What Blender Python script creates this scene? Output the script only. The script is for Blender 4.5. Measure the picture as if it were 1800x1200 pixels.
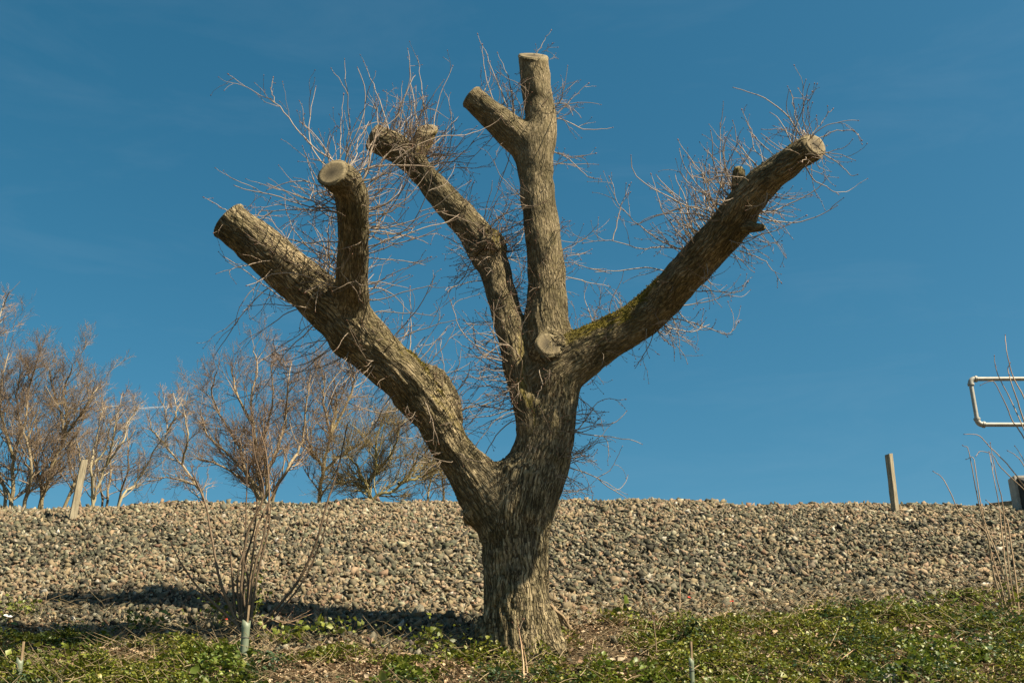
import bpy, math, random
import numpy as np
from mathutils import Vector, Matrix
R = math.radians
random.seed(7); rng = np.random.default_rng(7)
scene = bpy.context.scene
for o in list(bpy.data.objects): bpy.data.objects.remove(o)
COL = scene.collection

# ------------------------------------------------------------------ camera
F = 2000.0; PITCH = R(23.0); CZ = 1.6
cd = bpy.data.cameras.new('camera'); cam = bpy.data.objects.new('camera', cd); COL.objects.link(cam)
cd.sensor_width = 36; cd.lens = 36*F/1800; cd.clip_end = 90000; cd.clip_start = .05
cam.location = (0, 0, CZ); cam.rotation_euler = (R(90)+PITCH, 0, 0)
scene.camera = cam

# ------------------------------------------------------------------ light
SUN_AZ = R(63); SUN_EL = R(50)          # azimuth measured from the camera side towards the right
sdir = Vector((math.sin(SUN_AZ)*math.cos(SUN_EL), -math.cos(SUN_AZ)*math.cos(SUN_EL), math.sin(SUN_EL)))
w = bpy.data.worlds.new('World'); scene.world = w; w.use_nodes = True
nt = w.node_tree; nt.nodes.clear()
out = nt.nodes.new('ShaderNodeOutputWorld'); bg = nt.nodes.new('ShaderNodeBackground')
sky = nt.nodes.new('ShaderNodeTexSky'); sky.sky_type = 'NISHITA'; sky.sun_disc = False
sky.sun_elevation = SUN_EL; sky.sun_rotation = math.atan2(sdir.x, sdir.y)
sky.altitude = 0; sky.air_density = 1.0; sky.dust_density = 1.2; sky.ozone_density = 2.8
hs = nt.nodes.new('ShaderNodeHueSaturation'); hs.inputs['Hue'].default_value = .472; hs.inputs['Saturation'].default_value = 1.32
hs.inputs['Value'].default_value = .80
nt.links.new(sky.outputs[0], hs.inputs['Color'])
# faint high cirrus veil over the whole sky
tc = nt.nodes.new('ShaderNodeTexCoord'); mp = nt.nodes.new('ShaderNodeMapping')
mp.inputs['Rotation'].default_value = (.3, .5, .4); mp.inputs['Scale'].default_value = (2.2, 6.5, 14)
nz = nt.nodes.new('ShaderNodeTexNoise'); nz.inputs['Scale'].default_value = 1.3; nz.inputs['Detail'].default_value = 8
nz.inputs['Roughness'].default_value = .62; nz.inputs['Distortion'].default_value = .6
cr = nt.nodes.new('ShaderNodeValToRGB'); cr.color_ramp.elements[0].position = .5; cr.color_ramp.elements[1].position = .85
cr.color_ramp.elements[1].color = (.035, .035, .035, 1)
mx = nt.nodes.new('ShaderNodeMix'); mx.data_type = 'RGBA'
mx.inputs['B'].default_value = (6.5, 7.2, 7.6, 1)
nt.links.new(tc.outputs['Generated'], mp.inputs['Vector']); nt.links.new(mp.outputs[0], nz.inputs['Vector'])
nt.links.new(nz.outputs['Fac'], cr.inputs['Fac']); nt.links.new(cr.outputs['Color'], mx.inputs['Factor'])
nt.links.new(hs.outputs['Color'], mx.inputs['A']); nt.links.new(mx.outputs['Result'], bg.inputs['Color'])
bg.inputs['Strength'].default_value = .05
nt.links.new(bg.outputs[0], out.inputs['Surface'])
sl = bpy.data.lights.new('sun', 'SUN'); sun = bpy.data.objects.new('sun', sl); COL.objects.link(sun)
sl.energy = 5.0; sl.angle = R(.53); sl.color = (1.0, .86, .64)
sun.rotation_euler = (-sdir).to_track_quat('-Z', 'Y').to_euler(); sun.location = (6, -4, 14)
vs = scene.view_settings; vs.view_transform = 'Standard'; vs.look = 'None'; vs.exposure = 1.45; vs.gamma = 1.0
vs.use_curve_mapping = False
scene.cycles.max_bounces = 6; scene.cycles.diffuse_bounces = 2; scene.cycles.transparent_max_bounces = 8

# ------------------------------------------------------------------ helpers
cp, sp = math.cos(PITCH), math.sin(PITCH)
def ray(px, py):
    a = (px-900)/F; b = (600-py)/F
    return np.array([a, cp - b*sp, sp + b*cp])
def at(px, py, Y):                      # the point of a pixel's ray that lies at world depth Y
    d = ray(px, py); k = Y/d[1]
    return np.array([0, 0, CZ]) + d*k
def axial(p): return p[1]*cp + (p[2]-CZ)*sp

def hash3(i, j, k, s):
    h = (i.astype(np.int64)*374761393 + j.astype(np.int64)*668265263 + k.astype(np.int64)*2147483647 + s*1274126177) & 0xffffffff
    h = ((h ^ (h >> 13))*1274126177) & 0xffffffff
    h = ((h ^ (h >> 16))*2246822519) & 0xffffffff
    return ((h ^ (h >> 15)) & 0xffffff)/float(0xffffff)
def vnoise(x, y, z, s=0):               # value noise, 0..1
    x, y, z = [np.asarray(v, float) for v in np.broadcast_arrays(x, y, z)]
    i, j, k = np.floor(x), np.floor(y), np.floor(z)
    u, v, t = x-i, y-j, z-k
    u, v, t = u*u*(3-2*u), v*v*(3-2*v), t*t*(3-2*t)
    i, j, k = i.astype(np.int64), j.astype(np.int64), k.astype(np.int64)
    r = 0
    for a in (0, 1):
        for b in (0, 1):
            for c in (0, 1):
                r = r + hash3(i+a, j+b, k+c, s)*(u if a else 1-u)*(v if b else 1-v)*(t if c else 1-t)
    return r
def fbm(x, y, z, s=0, o=3):
    r = 0; a = .5; n = 0
    for q in range(o):
        r = r + a*vnoise(x*2**q, y*2**q, z*2**q, s+q); n += a; a *= .5
    return r/n

def tag(o, label=None, cat=None, group=None, kind=None):
    if label: o['label'] = label
    if cat: o['category'] = cat
    if group: o['group'] = group
    if kind: o['kind'] = kind
    return o
def empty(name, loc, label, cat, group=None):
    o = bpy.data.objects.new(name, None); COL.objects.link(o); o.location = tuple(loc); o.empty_display_size = .1
    return tag(o, label, cat, group)
def mesh_np(name, V, polys=None, tris=None, quads=None, col=None, smooth=False):
    me = bpy.data.meshes.new(name)
    V = np.asarray(V, np.float32)
    if polys is not None:
        me.from_pydata([tuple(map(float, v)) for v in V], [], polys)
    else:
        parts = [f for f in (tris, quads) if f is not None and len(f)]
        loops = np.concatenate([np.asarray(f, np.int32).ravel() for f in parts])
        tot = np.concatenate([np.full(len(f), len(f[0]), np.int32) for f in parts])
        st = np.concatenate([[0], np.cumsum(tot)[:-1]]).astype(np.int32)
        me.vertices.add(len(V)); me.vertices.foreach_set('co', V.ravel())
        me.loops.add(len(loops)); me.loops.foreach_set('vertex_index', loops)
        me.polygons.add(len(tot)); me.polygons.foreach_set('loop_start', st); me.polygons.foreach_set('loop_total', tot)
        me.update(calc_edges=True)
    if col is not None:
        c = np.ones((len(V), 4), np.float32); c[:, :3] = col
        at_ = me.color_attributes.new('Col', 'FLOAT_COLOR', 'POINT'); at_.data.foreach_set('color', c.ravel())
    if smooth: me.polygons.foreach_set('use_smooth', np.ones(len(me.polygons), bool))
    me.validate(); me.update()
    return me
def link(name, me, mat, parent=None, loc=None):
    o = bpy.data.objects.new(name, me); COL.objects.link(o)
    if mat and not me.materials: me.materials.append(mat)
    if parent: 
        o.parent = parent
        pw = Vector((0, 0, 0)); q = parent
        while q: pw += Vector(q.location); q = q.parent
        o.location = Vector(loc or (0, 0, 0)) - pw      # children are built in world coordinates
    elif loc is not None: o.location = loc
    return o
def shift(me, loc):
    me.transform(Matrix.Translation(-Vector(loc)))

def tube_batch(P, rad, c0, c1, k):           # P (m,n,3), rad (m,n), colours (m,3): m tapering tubes at once
    m, n = P.shape[:2]
    T = np.empty_like(P); T[:, 1:-1] = P[:, 2:]-P[:, :-2]; T[:, 0] = P[:, 1]-P[:, 0]; T[:, -1] = P[:, -1]-P[:, -2]
    T /= np.linalg.norm(T, axis=2, keepdims=True)+1e-9
    r1, r2 = np.array([.31, .87, .37]), np.array([1., 0, 0])
    ref = np.where((np.abs(T[:, :1]@r1) < .9)[..., None], r1, r2)
    Nn = ref-np.sum(ref*T, axis=2, keepdims=True)*T; Nn /= np.linalg.norm(Nn, axis=2, keepdims=True)+1e-9
    B = np.cross(T, Nn); a = np.arange(k)*2*math.pi/k
    V = P[:, :, None]+rad[:, :, None, None]*(np.cos(a)[:, None]*Nn[:, :, None]+np.sin(a)[:, None]*B[:, :, None])
    i = np.arange(n-1)[:, None]*k; j = np.arange(k)[None, :]; j2 = (j+1) % k
    q = np.stack([i+j, i+j2, i+k+j2, i+k+j], -1).reshape(-1, 4)
    Q = (q[None]+(np.arange(m)*n*k)[:, None, None]).reshape(-1, 4)
    t = np.linspace(0, 1, n)[None, :, None]
    C = np.repeat(c0[:, None]*(1-t)+c1[:, None]*t, k, axis=1)
    return V.reshape(-1, 3), Q, C.reshape(-1, 3)
class Tubes:                                # collects tapering tubes (and small buds) into one mesh
    def __init__(s, sides=4): s.G = {}; s.V = []; s.T = []; s.C = []; s.Qx = []; s.m = 0; s.n = 0; s.k = sides
    def add(s, P, rad, col=(.3, .23, .16), sides=None, tipcol=None, cap=False):
        P = np.asarray(P, float); n = len(P); k = sides or s.k
        rad = np.asarray(rad, float)
        if rad.ndim == 0: rad = np.full(n, float(rad))
        c0 = np.asarray(col, float); c1 = np.asarray(tipcol if tipcol is not None else col, float)
        s.G.setdefault((n, k), []).append((P, rad, c0, c1)); s.n += 1
        if cap:
            v, q, c = tube_batch(P[None], rad[None], c0[None], c1[None], k)
            for e, ring, cc in ((0, v[:k], c0), (1, v[-k:], c1)):
                s.V.append(np.vstack([ring, P[-1 if e else 0][None]]))
                s.T.append(np.array([[s.m+k, s.m+q_, s.m+(q_+1) % k] for q_ in range(k)])); s.C.append(np.tile(cc, (k+1, 1))); s.m += k+1
    def bulk(s, P, rad, c0, c1, k):
        s.Qx.append(tube_batch(P, rad, c0, c1, k)); s.n += len(P)
    def bud(s, p, d, l, r, col):
        d = np.asarray(d)/(np.linalg.norm(d)+1e-9)
        n = np.array([d[1]*.8-d[2]*.5, d[2]*.3-d[0]*.8, d[0]*.5-d[1]*.3]); n /= np.linalg.norm(n)+1e-9
        b = np.array([d[1]*n[2]-d[2]*n[1], d[2]*n[0]-d[0]*n[2], d[0]*n[1]-d[1]*n[0]])
        m = p + d*l*.4
        V = np.array([p, m+n*r, m+b*r, m-n*r, m-b*r, p+d*l])
        s.V.append(V); s.T.append(OCTA+s.m); s.C.append(np.tile(np.array(col), (6, 1))); s.m += 6
    def mesh(s, name, smooth=True):
        V, T, C, Q, o = list(s.V), list(s.T), list(s.C), [], s.m
        for (n, k), L in s.G.items():
            s.Qx.append(tube_batch(np.array([l[0] for l in L]), np.array([l[1] for l in L]), np.array([l[2] for l in L]), np.array([l[3] for l in L]), k))
        for v, q, c in s.Qx: V.append(v); Q.append(q+o); C.append(c); o += len(v)
        return mesh_np(name, np.concatenate(V), tris=np.concatenate(T) if T else None,
                       quads=np.concatenate(Q) if Q else None, col=np.concatenate(C), smooth=smooth)
OCTA = np.array([[0, 2, 1], [0, 3, 2], [0, 4, 3], [0, 1, 4], [5, 1, 2], [5, 2, 3], [5, 3, 4], [5, 4, 1]])
def crom(P, n):                             # Catmull-Rom through points (any width of rows), n samples per span
    P = np.asarray(P, float); Q = np.vstack([2*P[0]-P[1], P, 2*P[-1]-P[-2]]); o = []
    for i in range(1, len(Q)-2):
        for t in np.arange(n)/n:
            a, b, c, d = Q[i-1], Q[i], Q[i+1], Q[i+2]
            o.append(.5*((2*b)+(c-a)*t+(2*a-5*b+4*c-d)*t*t+(-a+3*b-3*c+d)*t**3))
    o.append(P[-1]); return np.array(o)

# ------------------------------------------------------------------ materials
def newmat(name, rough=.85, spec=.25):
    m = bpy.data.materials.new(name); m.use_nodes = True
    b = m.node_tree.nodes['Principled BSDF']; b.inputs['Roughness'].default_value = rough
    b.inputs['Specular IOR Level'].default_value = spec
    return m, m.node_tree, b
def N(t, k, **kw):
    n = t.nodes.new('ShaderNode'+k)
    for a, v in kw.items():
        if a in n.inputs: n.inputs[a].default_value = v
        else: setattr(n, a, v)
    return n
def ramp(t, pts):
    n = t.nodes.new('ShaderNodeValToRGB'); e = n.color_ramp.elements
    while len(e) < len(pts): e.new(.5)
    for q, (p, c) in zip(e, pts): q.position = p; q.color = (*c, 1) if len(c) == 3 else c
    return n
def col_mat(name, rough=.85, spec=.2, var=.25, scale=60, bump=.0, bscale=120, trans=0, sheen=0):
    """per-piece colour from the mesh, with fine mottling and relief"""
    m, t, b = newmat(name, rough, spec)
    at_ = N(t, 'Attribute', attribute_name='Col'); tc = N(t, 'TexCoord')
    nz = N(t, 'TexNoise', Scale=scale, Detail=4); t.links.new(tc.outputs['Object'], nz.inputs['Vector'])
    mr = N(t, 'MapRange'); mr.inputs['To Min'].default_value = 1-var; mr.inputs['To Max'].default_value = 1+var
    mr.inputs['From Min'].default_value = .25; mr.inputs['From Max'].default_value = .75
    t.links.new(nz.outputs['Fac'], mr.inputs['Value'])
    mu = N(t, 'VectorMath', operation='SCALE'); t.links.new(at_.outputs['Color'], mu.inputs[0]); t.links.new(mr.outputs[0], mu.inputs['Scale'])
    t.links.new(mu.outputs[0], b.inputs['Base Color'])
    if bump:
        n2 = N(t, 'TexNoise', Scale=bscale, Detail=5, Roughness=.65); t.links.new(tc.outputs['Object'], n2.inputs['Vector'])
        bp = N(t, 'Bump', Strength=bump, Distance=.006); t.links.new(n2.outputs['Fac'], bp.inputs['Height']); t.links.new(bp.outputs[0], b.inputs['Normal'])
    if trans:
        tr = N(t, 'BsdfTranslucent'); t.links.new(mu.outputs[0], tr.inputs['Color'])
        ms = N(t, 'MixShader'); ms.inputs[0].default_value = trans
        t.links.new(b.outputs[0], ms.inputs[1]); t.links.new(tr.outputs[0], ms.inputs[2])
        t.links.new(ms.outputs[0], t.nodes['Material Output'].inputs['Surface'])
    return m
M = {}
M['twig'] = col_mat('twig_bark', .7, .3, .2, 90)
M['stone'] = col_mat('ballast_rock', .92, .15, .22, 60, .25, 90)
M['leaf'] = col_mat('leaf', .48, .42, .2, 40, trans=.24)
M['litter'] = col_mat('dry_litter', .9, .15, .25, 60, trans=.12)
M['fartree'] = col_mat('far_bark', .85, .15, .15, 6)

def bark_mat():
    m, t, b = newmat('tree_bark', .92, .12)
    L = t.links.new
    bk = N(t, 'Attribute', attribute_name='bark'); dat = N(t, 'Attribute', attribute_name='Col')   # Col: r = moss, g = roughness of bark, b = lichen
    sep = N(t, 'SeparateColor'); L(dat.outputs['Color'], sep.inputs[0])
    mp = N(t, 'Mapping'); mp.inputs['Scale'].default_value = (36, 36, 5.0); L(bk.outputs['Vector'], mp.inputs['Vector'])
    dn = N(t, 'TexNoise', Scale=9, Detail=3); L(bk.outputs['Vector'], dn.inputs['Vector'])
    mxv = N(t, 'VectorMath', operation='MULTIPLY_ADD'); mxv.inputs[1].default_value = (2.0, 2.0, 1.0)
    L(dn.outputs['Color'], mxv.inputs[0]); L(mp.outputs[0], mxv.inputs[2])
    vo = N(t, 'TexNoise', Scale=1.0, Detail=2.5, Roughness=.55); L(mxv.outputs[0], vo.inputs['Vector'])
    v1 = N(t, 'Math', operation='SUBTRACT'); v1.inputs[1].default_value = .5; L(vo.outputs['Fac'], v1.inputs[0])
    v2 = N(t, 'Math', operation='ABSOLUTE'); L(v1.outputs[0], v2.inputs[0])
    fr = ramp(t, [(.0, (0, 0, 0)), (.035, (.45, .45, .45)), (.11, (1, 1, 1))]); L(v2.outputs[0], fr.inputs['Fac'])
    mp2 = N(t, 'Mapping'); mp2.inputs['Scale'].default_value = (95, 95, 26); L(bk.outputs['Vector'], mp2.inputs['Vector'])
    fn = N(t, 'TexNoise', Scale=1, Detail=6, Roughness=.65); L(mp2.outputs[0], fn.inputs['Vector'])
    big = N(t, 'TexNoise', Scale=5, Detail=4); L(bk.outputs['Vector'], big.inputs['Vector'])
    # colour
    c1 = ramp(t, [(.25, (.048, .040, .023)), (.5, (.155, .129, .079)), (.75, (.40, .345, .24))]); L(fn.outputs['Fac'], c1.inputs['Fac'])
    cb = ramp(t, [(.32, (.50, .50, .43)), (.5, (.92, .90, .84)), (.68, (1.28, 1.22, 1.15))]); L(big.outputs['Fac'], cb.inputs['Fac'])
    m1 = N(t, 'Mix', data_type='RGBA', blend_type='MULTIPLY'); m1.inputs['Factor'].default_value = 1
    L(c1.outputs['Color'], m1.inputs['A']); L(cb.outputs['Color'], m1.inputs['B'])
    tr_ = N(t, 'MapRange'); tr_.inputs['From Min'].default_value = .5; tr_.inputs['To Min'].default_value = .92; tr_.inputs['To Max'].default_value = 1.6; L(sep.outputs[1], tr_.inputs['Value'])
    sc_ = N(t, 'VectorMath', operation='SCALE'); L(m1.outputs['Result'], sc_.inputs[0]); L(tr_.outputs[0], sc_.inputs['Scale'])   # dry pale plates on the old, rough bark
    # fissures are darker bark, only where the bark is rough
    inv = N(t, 'Math', operation='SUBTRACT'); inv.inputs[0].default_value = 1; L(fr.outputs['Color'], inv.inputs[1])
    fm = N(t, 'Math', operation='MULTIPLY'); L(inv.outputs[0], fm.inputs[0]); L(sep.outputs[1], fm.inputs[1])
    fm2 = N(t, 'Math', operation='MULTIPLY'); fm2.inputs[1].default_value = .92; L(fm.outputs[0], fm2.inputs[0])
    m2 = N(t, 'Mix', data_type='RGBA'); m2.inputs['B'].default_value = (.022, .017, .011, 1); L(fm2.outputs[0], m2.inputs['Factor']); L(sc_.outputs[0], m2.inputs['A'])
    # lichen film, green-grey
    ln = N(t, 'TexNoise', Scale=14, Detail=6, Roughness=.7); L(bk.outputs['Vector'], ln.inputs['Vector'])
    lr = ramp(t, [(.46, (0, 0, 0)), (.66, (1, 1, 1))]); L(ln.outputs['Fac'], lr.inputs['Fac'])
    lm = N(t, 'Math', operation='MULTIPLY'); L(lr.outputs['Color'], lm.inputs[0]); L(sep.outputs[2], lm.inputs[1])
    m3 = N(t, 'Mix', data_type='RGBA'); m3.inputs['B'].default_value = (.125, .108, .050, 1); L(lm.outputs[0], m3.inputs['Factor']); L(m2.outputs['Result'], m3.inputs['A'])
    # moss
    mn = N(t, 'TexNoise', Scale=70, Detail=4); L(bk.outputs['Vector'], mn.inputs['Vector'])
    mc = ramp(t, [(.3, (.05, .046, .008)), (.7, (.19, .15, .024))]); L(mn.outputs['Fac'], mc.inputs['Fac'])
    m4 = N(t, 'Mix', data_type='RGBA'); L(sep.outputs[0], m4.inputs['Factor']); L(m3.outputs['Result'], m4.inputs['A']); L(mc.outputs['Color'], m4.inputs['B'])
    L(m4.outputs['Result'], b.inputs['Base Color'])
    # relief
    h1 = N(t, 'Math', operation='MULTIPLY'); L(fr.outputs['Color'], h1.inputs[0]); L(sep.outputs[1], h1.inputs[1])
    hf = N(t, 'Math', operation='MULTIPLY_ADD'); hf.inputs[1].default_value = .55; hf.inputs[2].default_value = .1; L(sep.outputs[1], hf.inputs[0])
    h2 = N(t, 'Math', operation='MULTIPLY_ADD'); L(fn.outputs['Fac'], h2.inputs[0]); L(hf.outputs[0], h2.inputs[1]); L(h1.outputs[0], h2.inputs[2])
    bp = N(t, 'Bump', Strength=1.0, Distance=.022); L(h2.outputs[0], bp.inputs['Height']); L(bp.outputs[0], b.inputs['Normal'])
    return m
M['bark'] = bark_mat()
def cut_mat():
    m, t, b = newmat('end_grain', .85, .15); L = t.links.new
    tc = N(t, 'TexCoord'); nz = N(t, 'TexNoise', Scale=9, Detail=5); L(tc.outputs['Generated'], nz.inputs['Vector'])
    at_ = N(t, 'Attribute', attribute_name='Col')                       # r = radius 0..1, g,b = coordinates on the cut
    s = N(t, 'SeparateColor'); L(at_.outputs['Color'], s.inputs[0])
    ad = N(t, 'Math', operation='MULTIPLY_ADD'); ad.inputs[1].default_value = .3; L(nz.outputs['Fac'], ad.inputs[0]); L(s.outputs[0], ad.inputs[2])
    c = ramp(t, [(.15, (.045, .038, .025)), (.5, (.095, .079, .050)), (.82, (.165, .134, .080)), (1.0, (.20, .165, .098))]); L(ad.outputs[0], c.inputs['Fac'])
    wv = N(t, 'Math', operation='MULTIPLY'); wv.inputs[1].default_value = 60; L(ad.outputs[0], wv.inputs[0])
    sn = N(t, 'Math', operation='SINE'); L(wv.outputs[0], sn.inputs[0])
    mr = N(t, 'MapRange'); mr.inputs['From Min'].default_value = -1; mr.inputs['To Min'].default_value = .8; mr.inputs['To Max'].default_value = 1.08; L(sn.outputs[0], mr.inputs['Value'])
    mu = N(t, 'VectorMath', operation='SCALE'); L(c.outputs['Color'], mu.inputs[0]); L(mr.outputs[0], mu.inputs['Scale'])
    sb = N(t, 'CombineXYZ'); L(s.outputs[1], sb.inputs[0]); L(s.outputs[2], sb.inputs[1])
    cv = N(t, 'VectorMath', operation='SUBTRACT'); cv.inputs[1].default_value = (.5, .5, 0); L(sb.outputs[0], cv.inputs[0])
    nm_ = N(t, 'VectorMath', operation='NORMALIZE'); L(cv.outputs[0], nm_.inputs[0])
    oi = N(t, 'ObjectInfo'); of = N(t, 'VectorMath', operation='MULTIPLY_ADD'); of.inputs[1].default_value = (1, 1, 1); L(nm_.outputs[0], of.inputs[0])
    cz = N(t, 'CombineXYZ'); L(oi.outputs['Random'], cz.inputs[2]); sc2 = N(t, 'VectorMath', operation='SCALE', Scale=30); L(cz.outputs[0], sc2.inputs[0]); L(sc2.outputs[0], of.inputs[2])
    cn = N(t, 'TexNoise', Scale=5.5, Detail=3); L(of.outputs[0], cn.inputs['Vector'])
    ck = ramp(t, [(.47, (1, 1, 1)), (.5, (.28, .28, .28)), (.53, (1, 1, 1))]); L(cn.outputs['Fac'], ck.inputs['Fac'])
    mk = N(t, 'Mix', data_type='RGBA', blend_type='MULTIPLY'); L(s.outputs[0], mk.inputs['Factor']); L(mu.outputs[0], mk.inputs['A']); L(ck.outputs['Color'], mk.inputs['B'])
    L(mk.outputs['Result'], b.inputs['Base Color'])
    bp = N(t, 'Bump', Strength=.4, Distance=.004); L(nz.outputs['Fac'], bp.inputs['Height']); L(bp.outputs[0], b.inputs['Normal'])
    return m
M['cut'] = cut_mat()
def ground_mat():
    m, t, b = newmat('bank_soil', .95, .1); L = t.links.new
    tc = N(t, 'TexCoord'); n1 = N(t, 'TexNoise', Scale=22, Detail=8, Roughness=.7); L(tc.outputs['Object'], n1.inputs['Vector'])
    at_ = N(t, 'Attribute', attribute_name='Col')
    c = ramp(t, [(.3, (.35, .35, .35)), (.7, (1.35, 1.3, 1.25))]); L(n1.outputs['Fac'], c.inputs['Fac'])
    mu = N(t, 'Mix', data_type='RGBA', blend_type='MULTIPLY'); mu.inputs['Factor'].default_value = 1
    L(at_.outputs['Color'], mu.inputs['A']); L(c.outputs['Color'], mu.inputs['B']); L(mu.outputs['Result'], b.inputs['Base Color'])
    bp = N(t, 'Bump', Strength=1, Distance=.03); L(n1.outputs['Fac'], bp.inputs['Height']); L(bp.outputs[0], b.inputs['Normal'])
    return m
M['soil'] = ground_mat()
def plain(name, c1, c2, rough=.8, spec=.25, scale=(30, 30, 30), bump=.2, metal=0):
    m, t, b = newmat(name, rough, spec); L = t.links.new; b.inputs['Metallic'].default_value = metal
    tc = N(t, 'TexCoord'); mp = N(t, 'Mapping'); mp.inputs['Scale'].default_value = scale; L(tc.outputs['Object'], mp.inputs['Vector'])
    n1 = N(t, 'TexNoise', Scale=1, Detail=6, Roughness=.65); L(mp.outputs[0], n1.inputs['Vector'])
    c = ramp(t, [(.3, c1), (.7, c2)]); L(n1.outputs['Fac'], c.inputs['Fac']); L(c.outputs['Color'], b.inputs['Base Color'])
    if bump:
        bp = N(t, 'Bump', Strength=bump, Distance=.006); L(n1.outputs['Fac'], bp.inputs['Height']); L(bp.outputs[0], b.inputs['Normal'])
    return m
M['post'] = plain('weathered_post', (.13, .11, .075), (.34, .30, .21), .9, .1, (60, 60, 6), .6)
M['wood'] = plain('dead_wood', (.14, .10, .06), (.32, .24, .15), .9, .1, (50, 50, 14), .5)
M['concrete'] = plain('concrete', (.27, .25, .21), (.44, .41, .35), .9, .15, (14, 14, 14), .5)
M['steel'] = plain('galvanised_tube', (.24, .235, .20), (.34, .33, .29), .6, .35, (20, 20, 20), .1, .25)
M['shade_concrete'] = plain('shade_tinted_concrete', (.018, .018, .016), (.05, .048, .042), .8, .2, (9, 9, 9), .4)  # shade of the wing wall's left face, put into a near-black colour
M['litter_red'] = plain('red_plastic', (.55, .05, .03), (.7, .09, .05), .4, .4, (30, 30, 30), 0)
M['litter_white'] = plain('white_plastic', (.66, .65, .62), (.8, .79, .76), .4, .4, (30, 30, 30), 0)
def guard_mat():
    m, t, b = newmat('guard_plastic', .45, .4); L = t.links.new
    b.inputs['Base Color'].default_value = (.25, .30, .21, 1)
    tr = N(t, 'BsdfTranslucent', Color=(.28, .32, .23, 1)); tp = N(t, 'BsdfTransparent', Color=(.8, .86, .8, 1))
    a = N(t, 'MixShader'); a.inputs[0].default_value = .4; L(b.outputs[0], a.inputs[1]); L(tr.outputs[0], a.inputs[2])
    c = N(t, 'MixShader'); c.inputs[0].default_value = .15; L(a.outputs[0], c.inputs[1]); L(tp.outputs[0], c.inputs[2])
    L(c.outputs[0], t.nodes['Material Output'].inputs['Surface'])
    return m
M['guard'] = guard_mat()

# ------------------------------------------------------------------ terrain
Y0, Z0, SL, YC = 8.9, 2.79, .467, 15.0
ZC = Z0 + SL*(YC-Y0) + .30
def H(x, y):
    x = np.asarray(x, float); y = np.asarray(y, float)
    z = Z0 + SL*(y-Y0)
    toe = Y0 - Z0/SL
    k = .35
    z = ZC - np.log1p(np.exp(np.clip((ZC - z)/k*1.0, -40, 40)))*k + .0           # soft rounding at the crest
    z = np.where(z > 1.0, z, np.log1p(np.exp(np.clip(z/.2, -40, 40)))*.2)         # soft toe
    z = z + .02
    bump = (fbm(x*.35+3, y*.35, 0, 5, 2)-.5)*.16 + (fbm(x*1.6, y*1.6, 0, 9, 2)-.5)*.07
    crest = .05*np.sin(x*.5+2.2) + (fbm(x*.9+60, 0*x, 0*x, 93, 2)-.5)*.12*np.clip((y-12)/3, 0, 1)
    return z + (bump+crest)*np.clip((y-3)/3, 0, 1)
def ground_hit(px, py):
    d = ray(px, py); d = d/d[1]; o = np.array([0, 0, CZ]); ys = np.linspace(3, 16, 2600)
    P = o + d*ys[:, None]; h = H(P[:, 0], P[:, 1]); i = np.argmax(P[:, 2] < h)
    return np.array([P[i, 0], P[i, 1], h[i]]) if P[i, 2] < h[i] else ground_hit(px, py+3)
# edge between the green bank and the ballast, found on the ground
edge = []
for px, py in ((-60, 1095), (60, 1105), (200, 1126), (330, 1132), (460, 1140), (640, 1142), (800, 1135), (900, 1120), (980, 1092), (1080, 1085),
               (1180, 1090), (1280, 1078), (1400, 1068), (1550, 1060), (1680, 1052), (1760, 1040), (1860, 1025)):
    h = ground_hit(px, py); edge.append((h[0], h[1]))
edge = np.array(edge)
def edge_y(x):
    x = np.asarray(x, float)
    return np.interp(x, edge[:, 0], edge[:, 1])+(fbm(x*1.7+40, 0*x, 0*x, 71, 3)-.5)*.55

def axis_grid(a, b, fa, fb, fine, coarse):
    return np.unique(np.concatenate([np.arange(a, fa, coarse), np.arange(fa, fb, fine), np.arange(fb, b+coarse, coarse)]).round(4))
gx = axis_grid(-60, 60, -7, 7, .08, 1.0); gy = axis_grid(-40, 90, 6.5, 16, .08, 1.0)
X, Yg = np.meshgrid(gx, gy); Zg = H(X, Yg)
V = np.stack([X, Yg, Zg], -1).reshape(-1, 3); nx, ny = len(gx), len(gy)
i = (np.arange(ny-1)[:, None]*nx + np.arange(nx-1)[None]).ravel()
veg = np.clip((edge_y(V[:, 0]) + .1 - V[:, 1])/.25, 0, 1)[:, None]
gcol = veg*np.array([.095, .072, .044]) + (1-veg)*np.array([.070, .062, .047])
bank = link('embankment', mesh_np('embankment', V, quads=np.stack([i, i+1, i+nx+1, i+nx], -1), col=gcol, smooth=True), M['soil'])
tag(bank, kind='structure')
gp = mesh_np('ground', [(-3000, -3000, -.06), (3000, -3000, -.06), (3000, 3000, -.06), (-3000, 3000, -.06)], polys=[(0, 1, 2, 3)],
             col=np.array([.10, .09, .045]))
tag(link('ground', gp, M['soil']), kind='structure')

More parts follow.
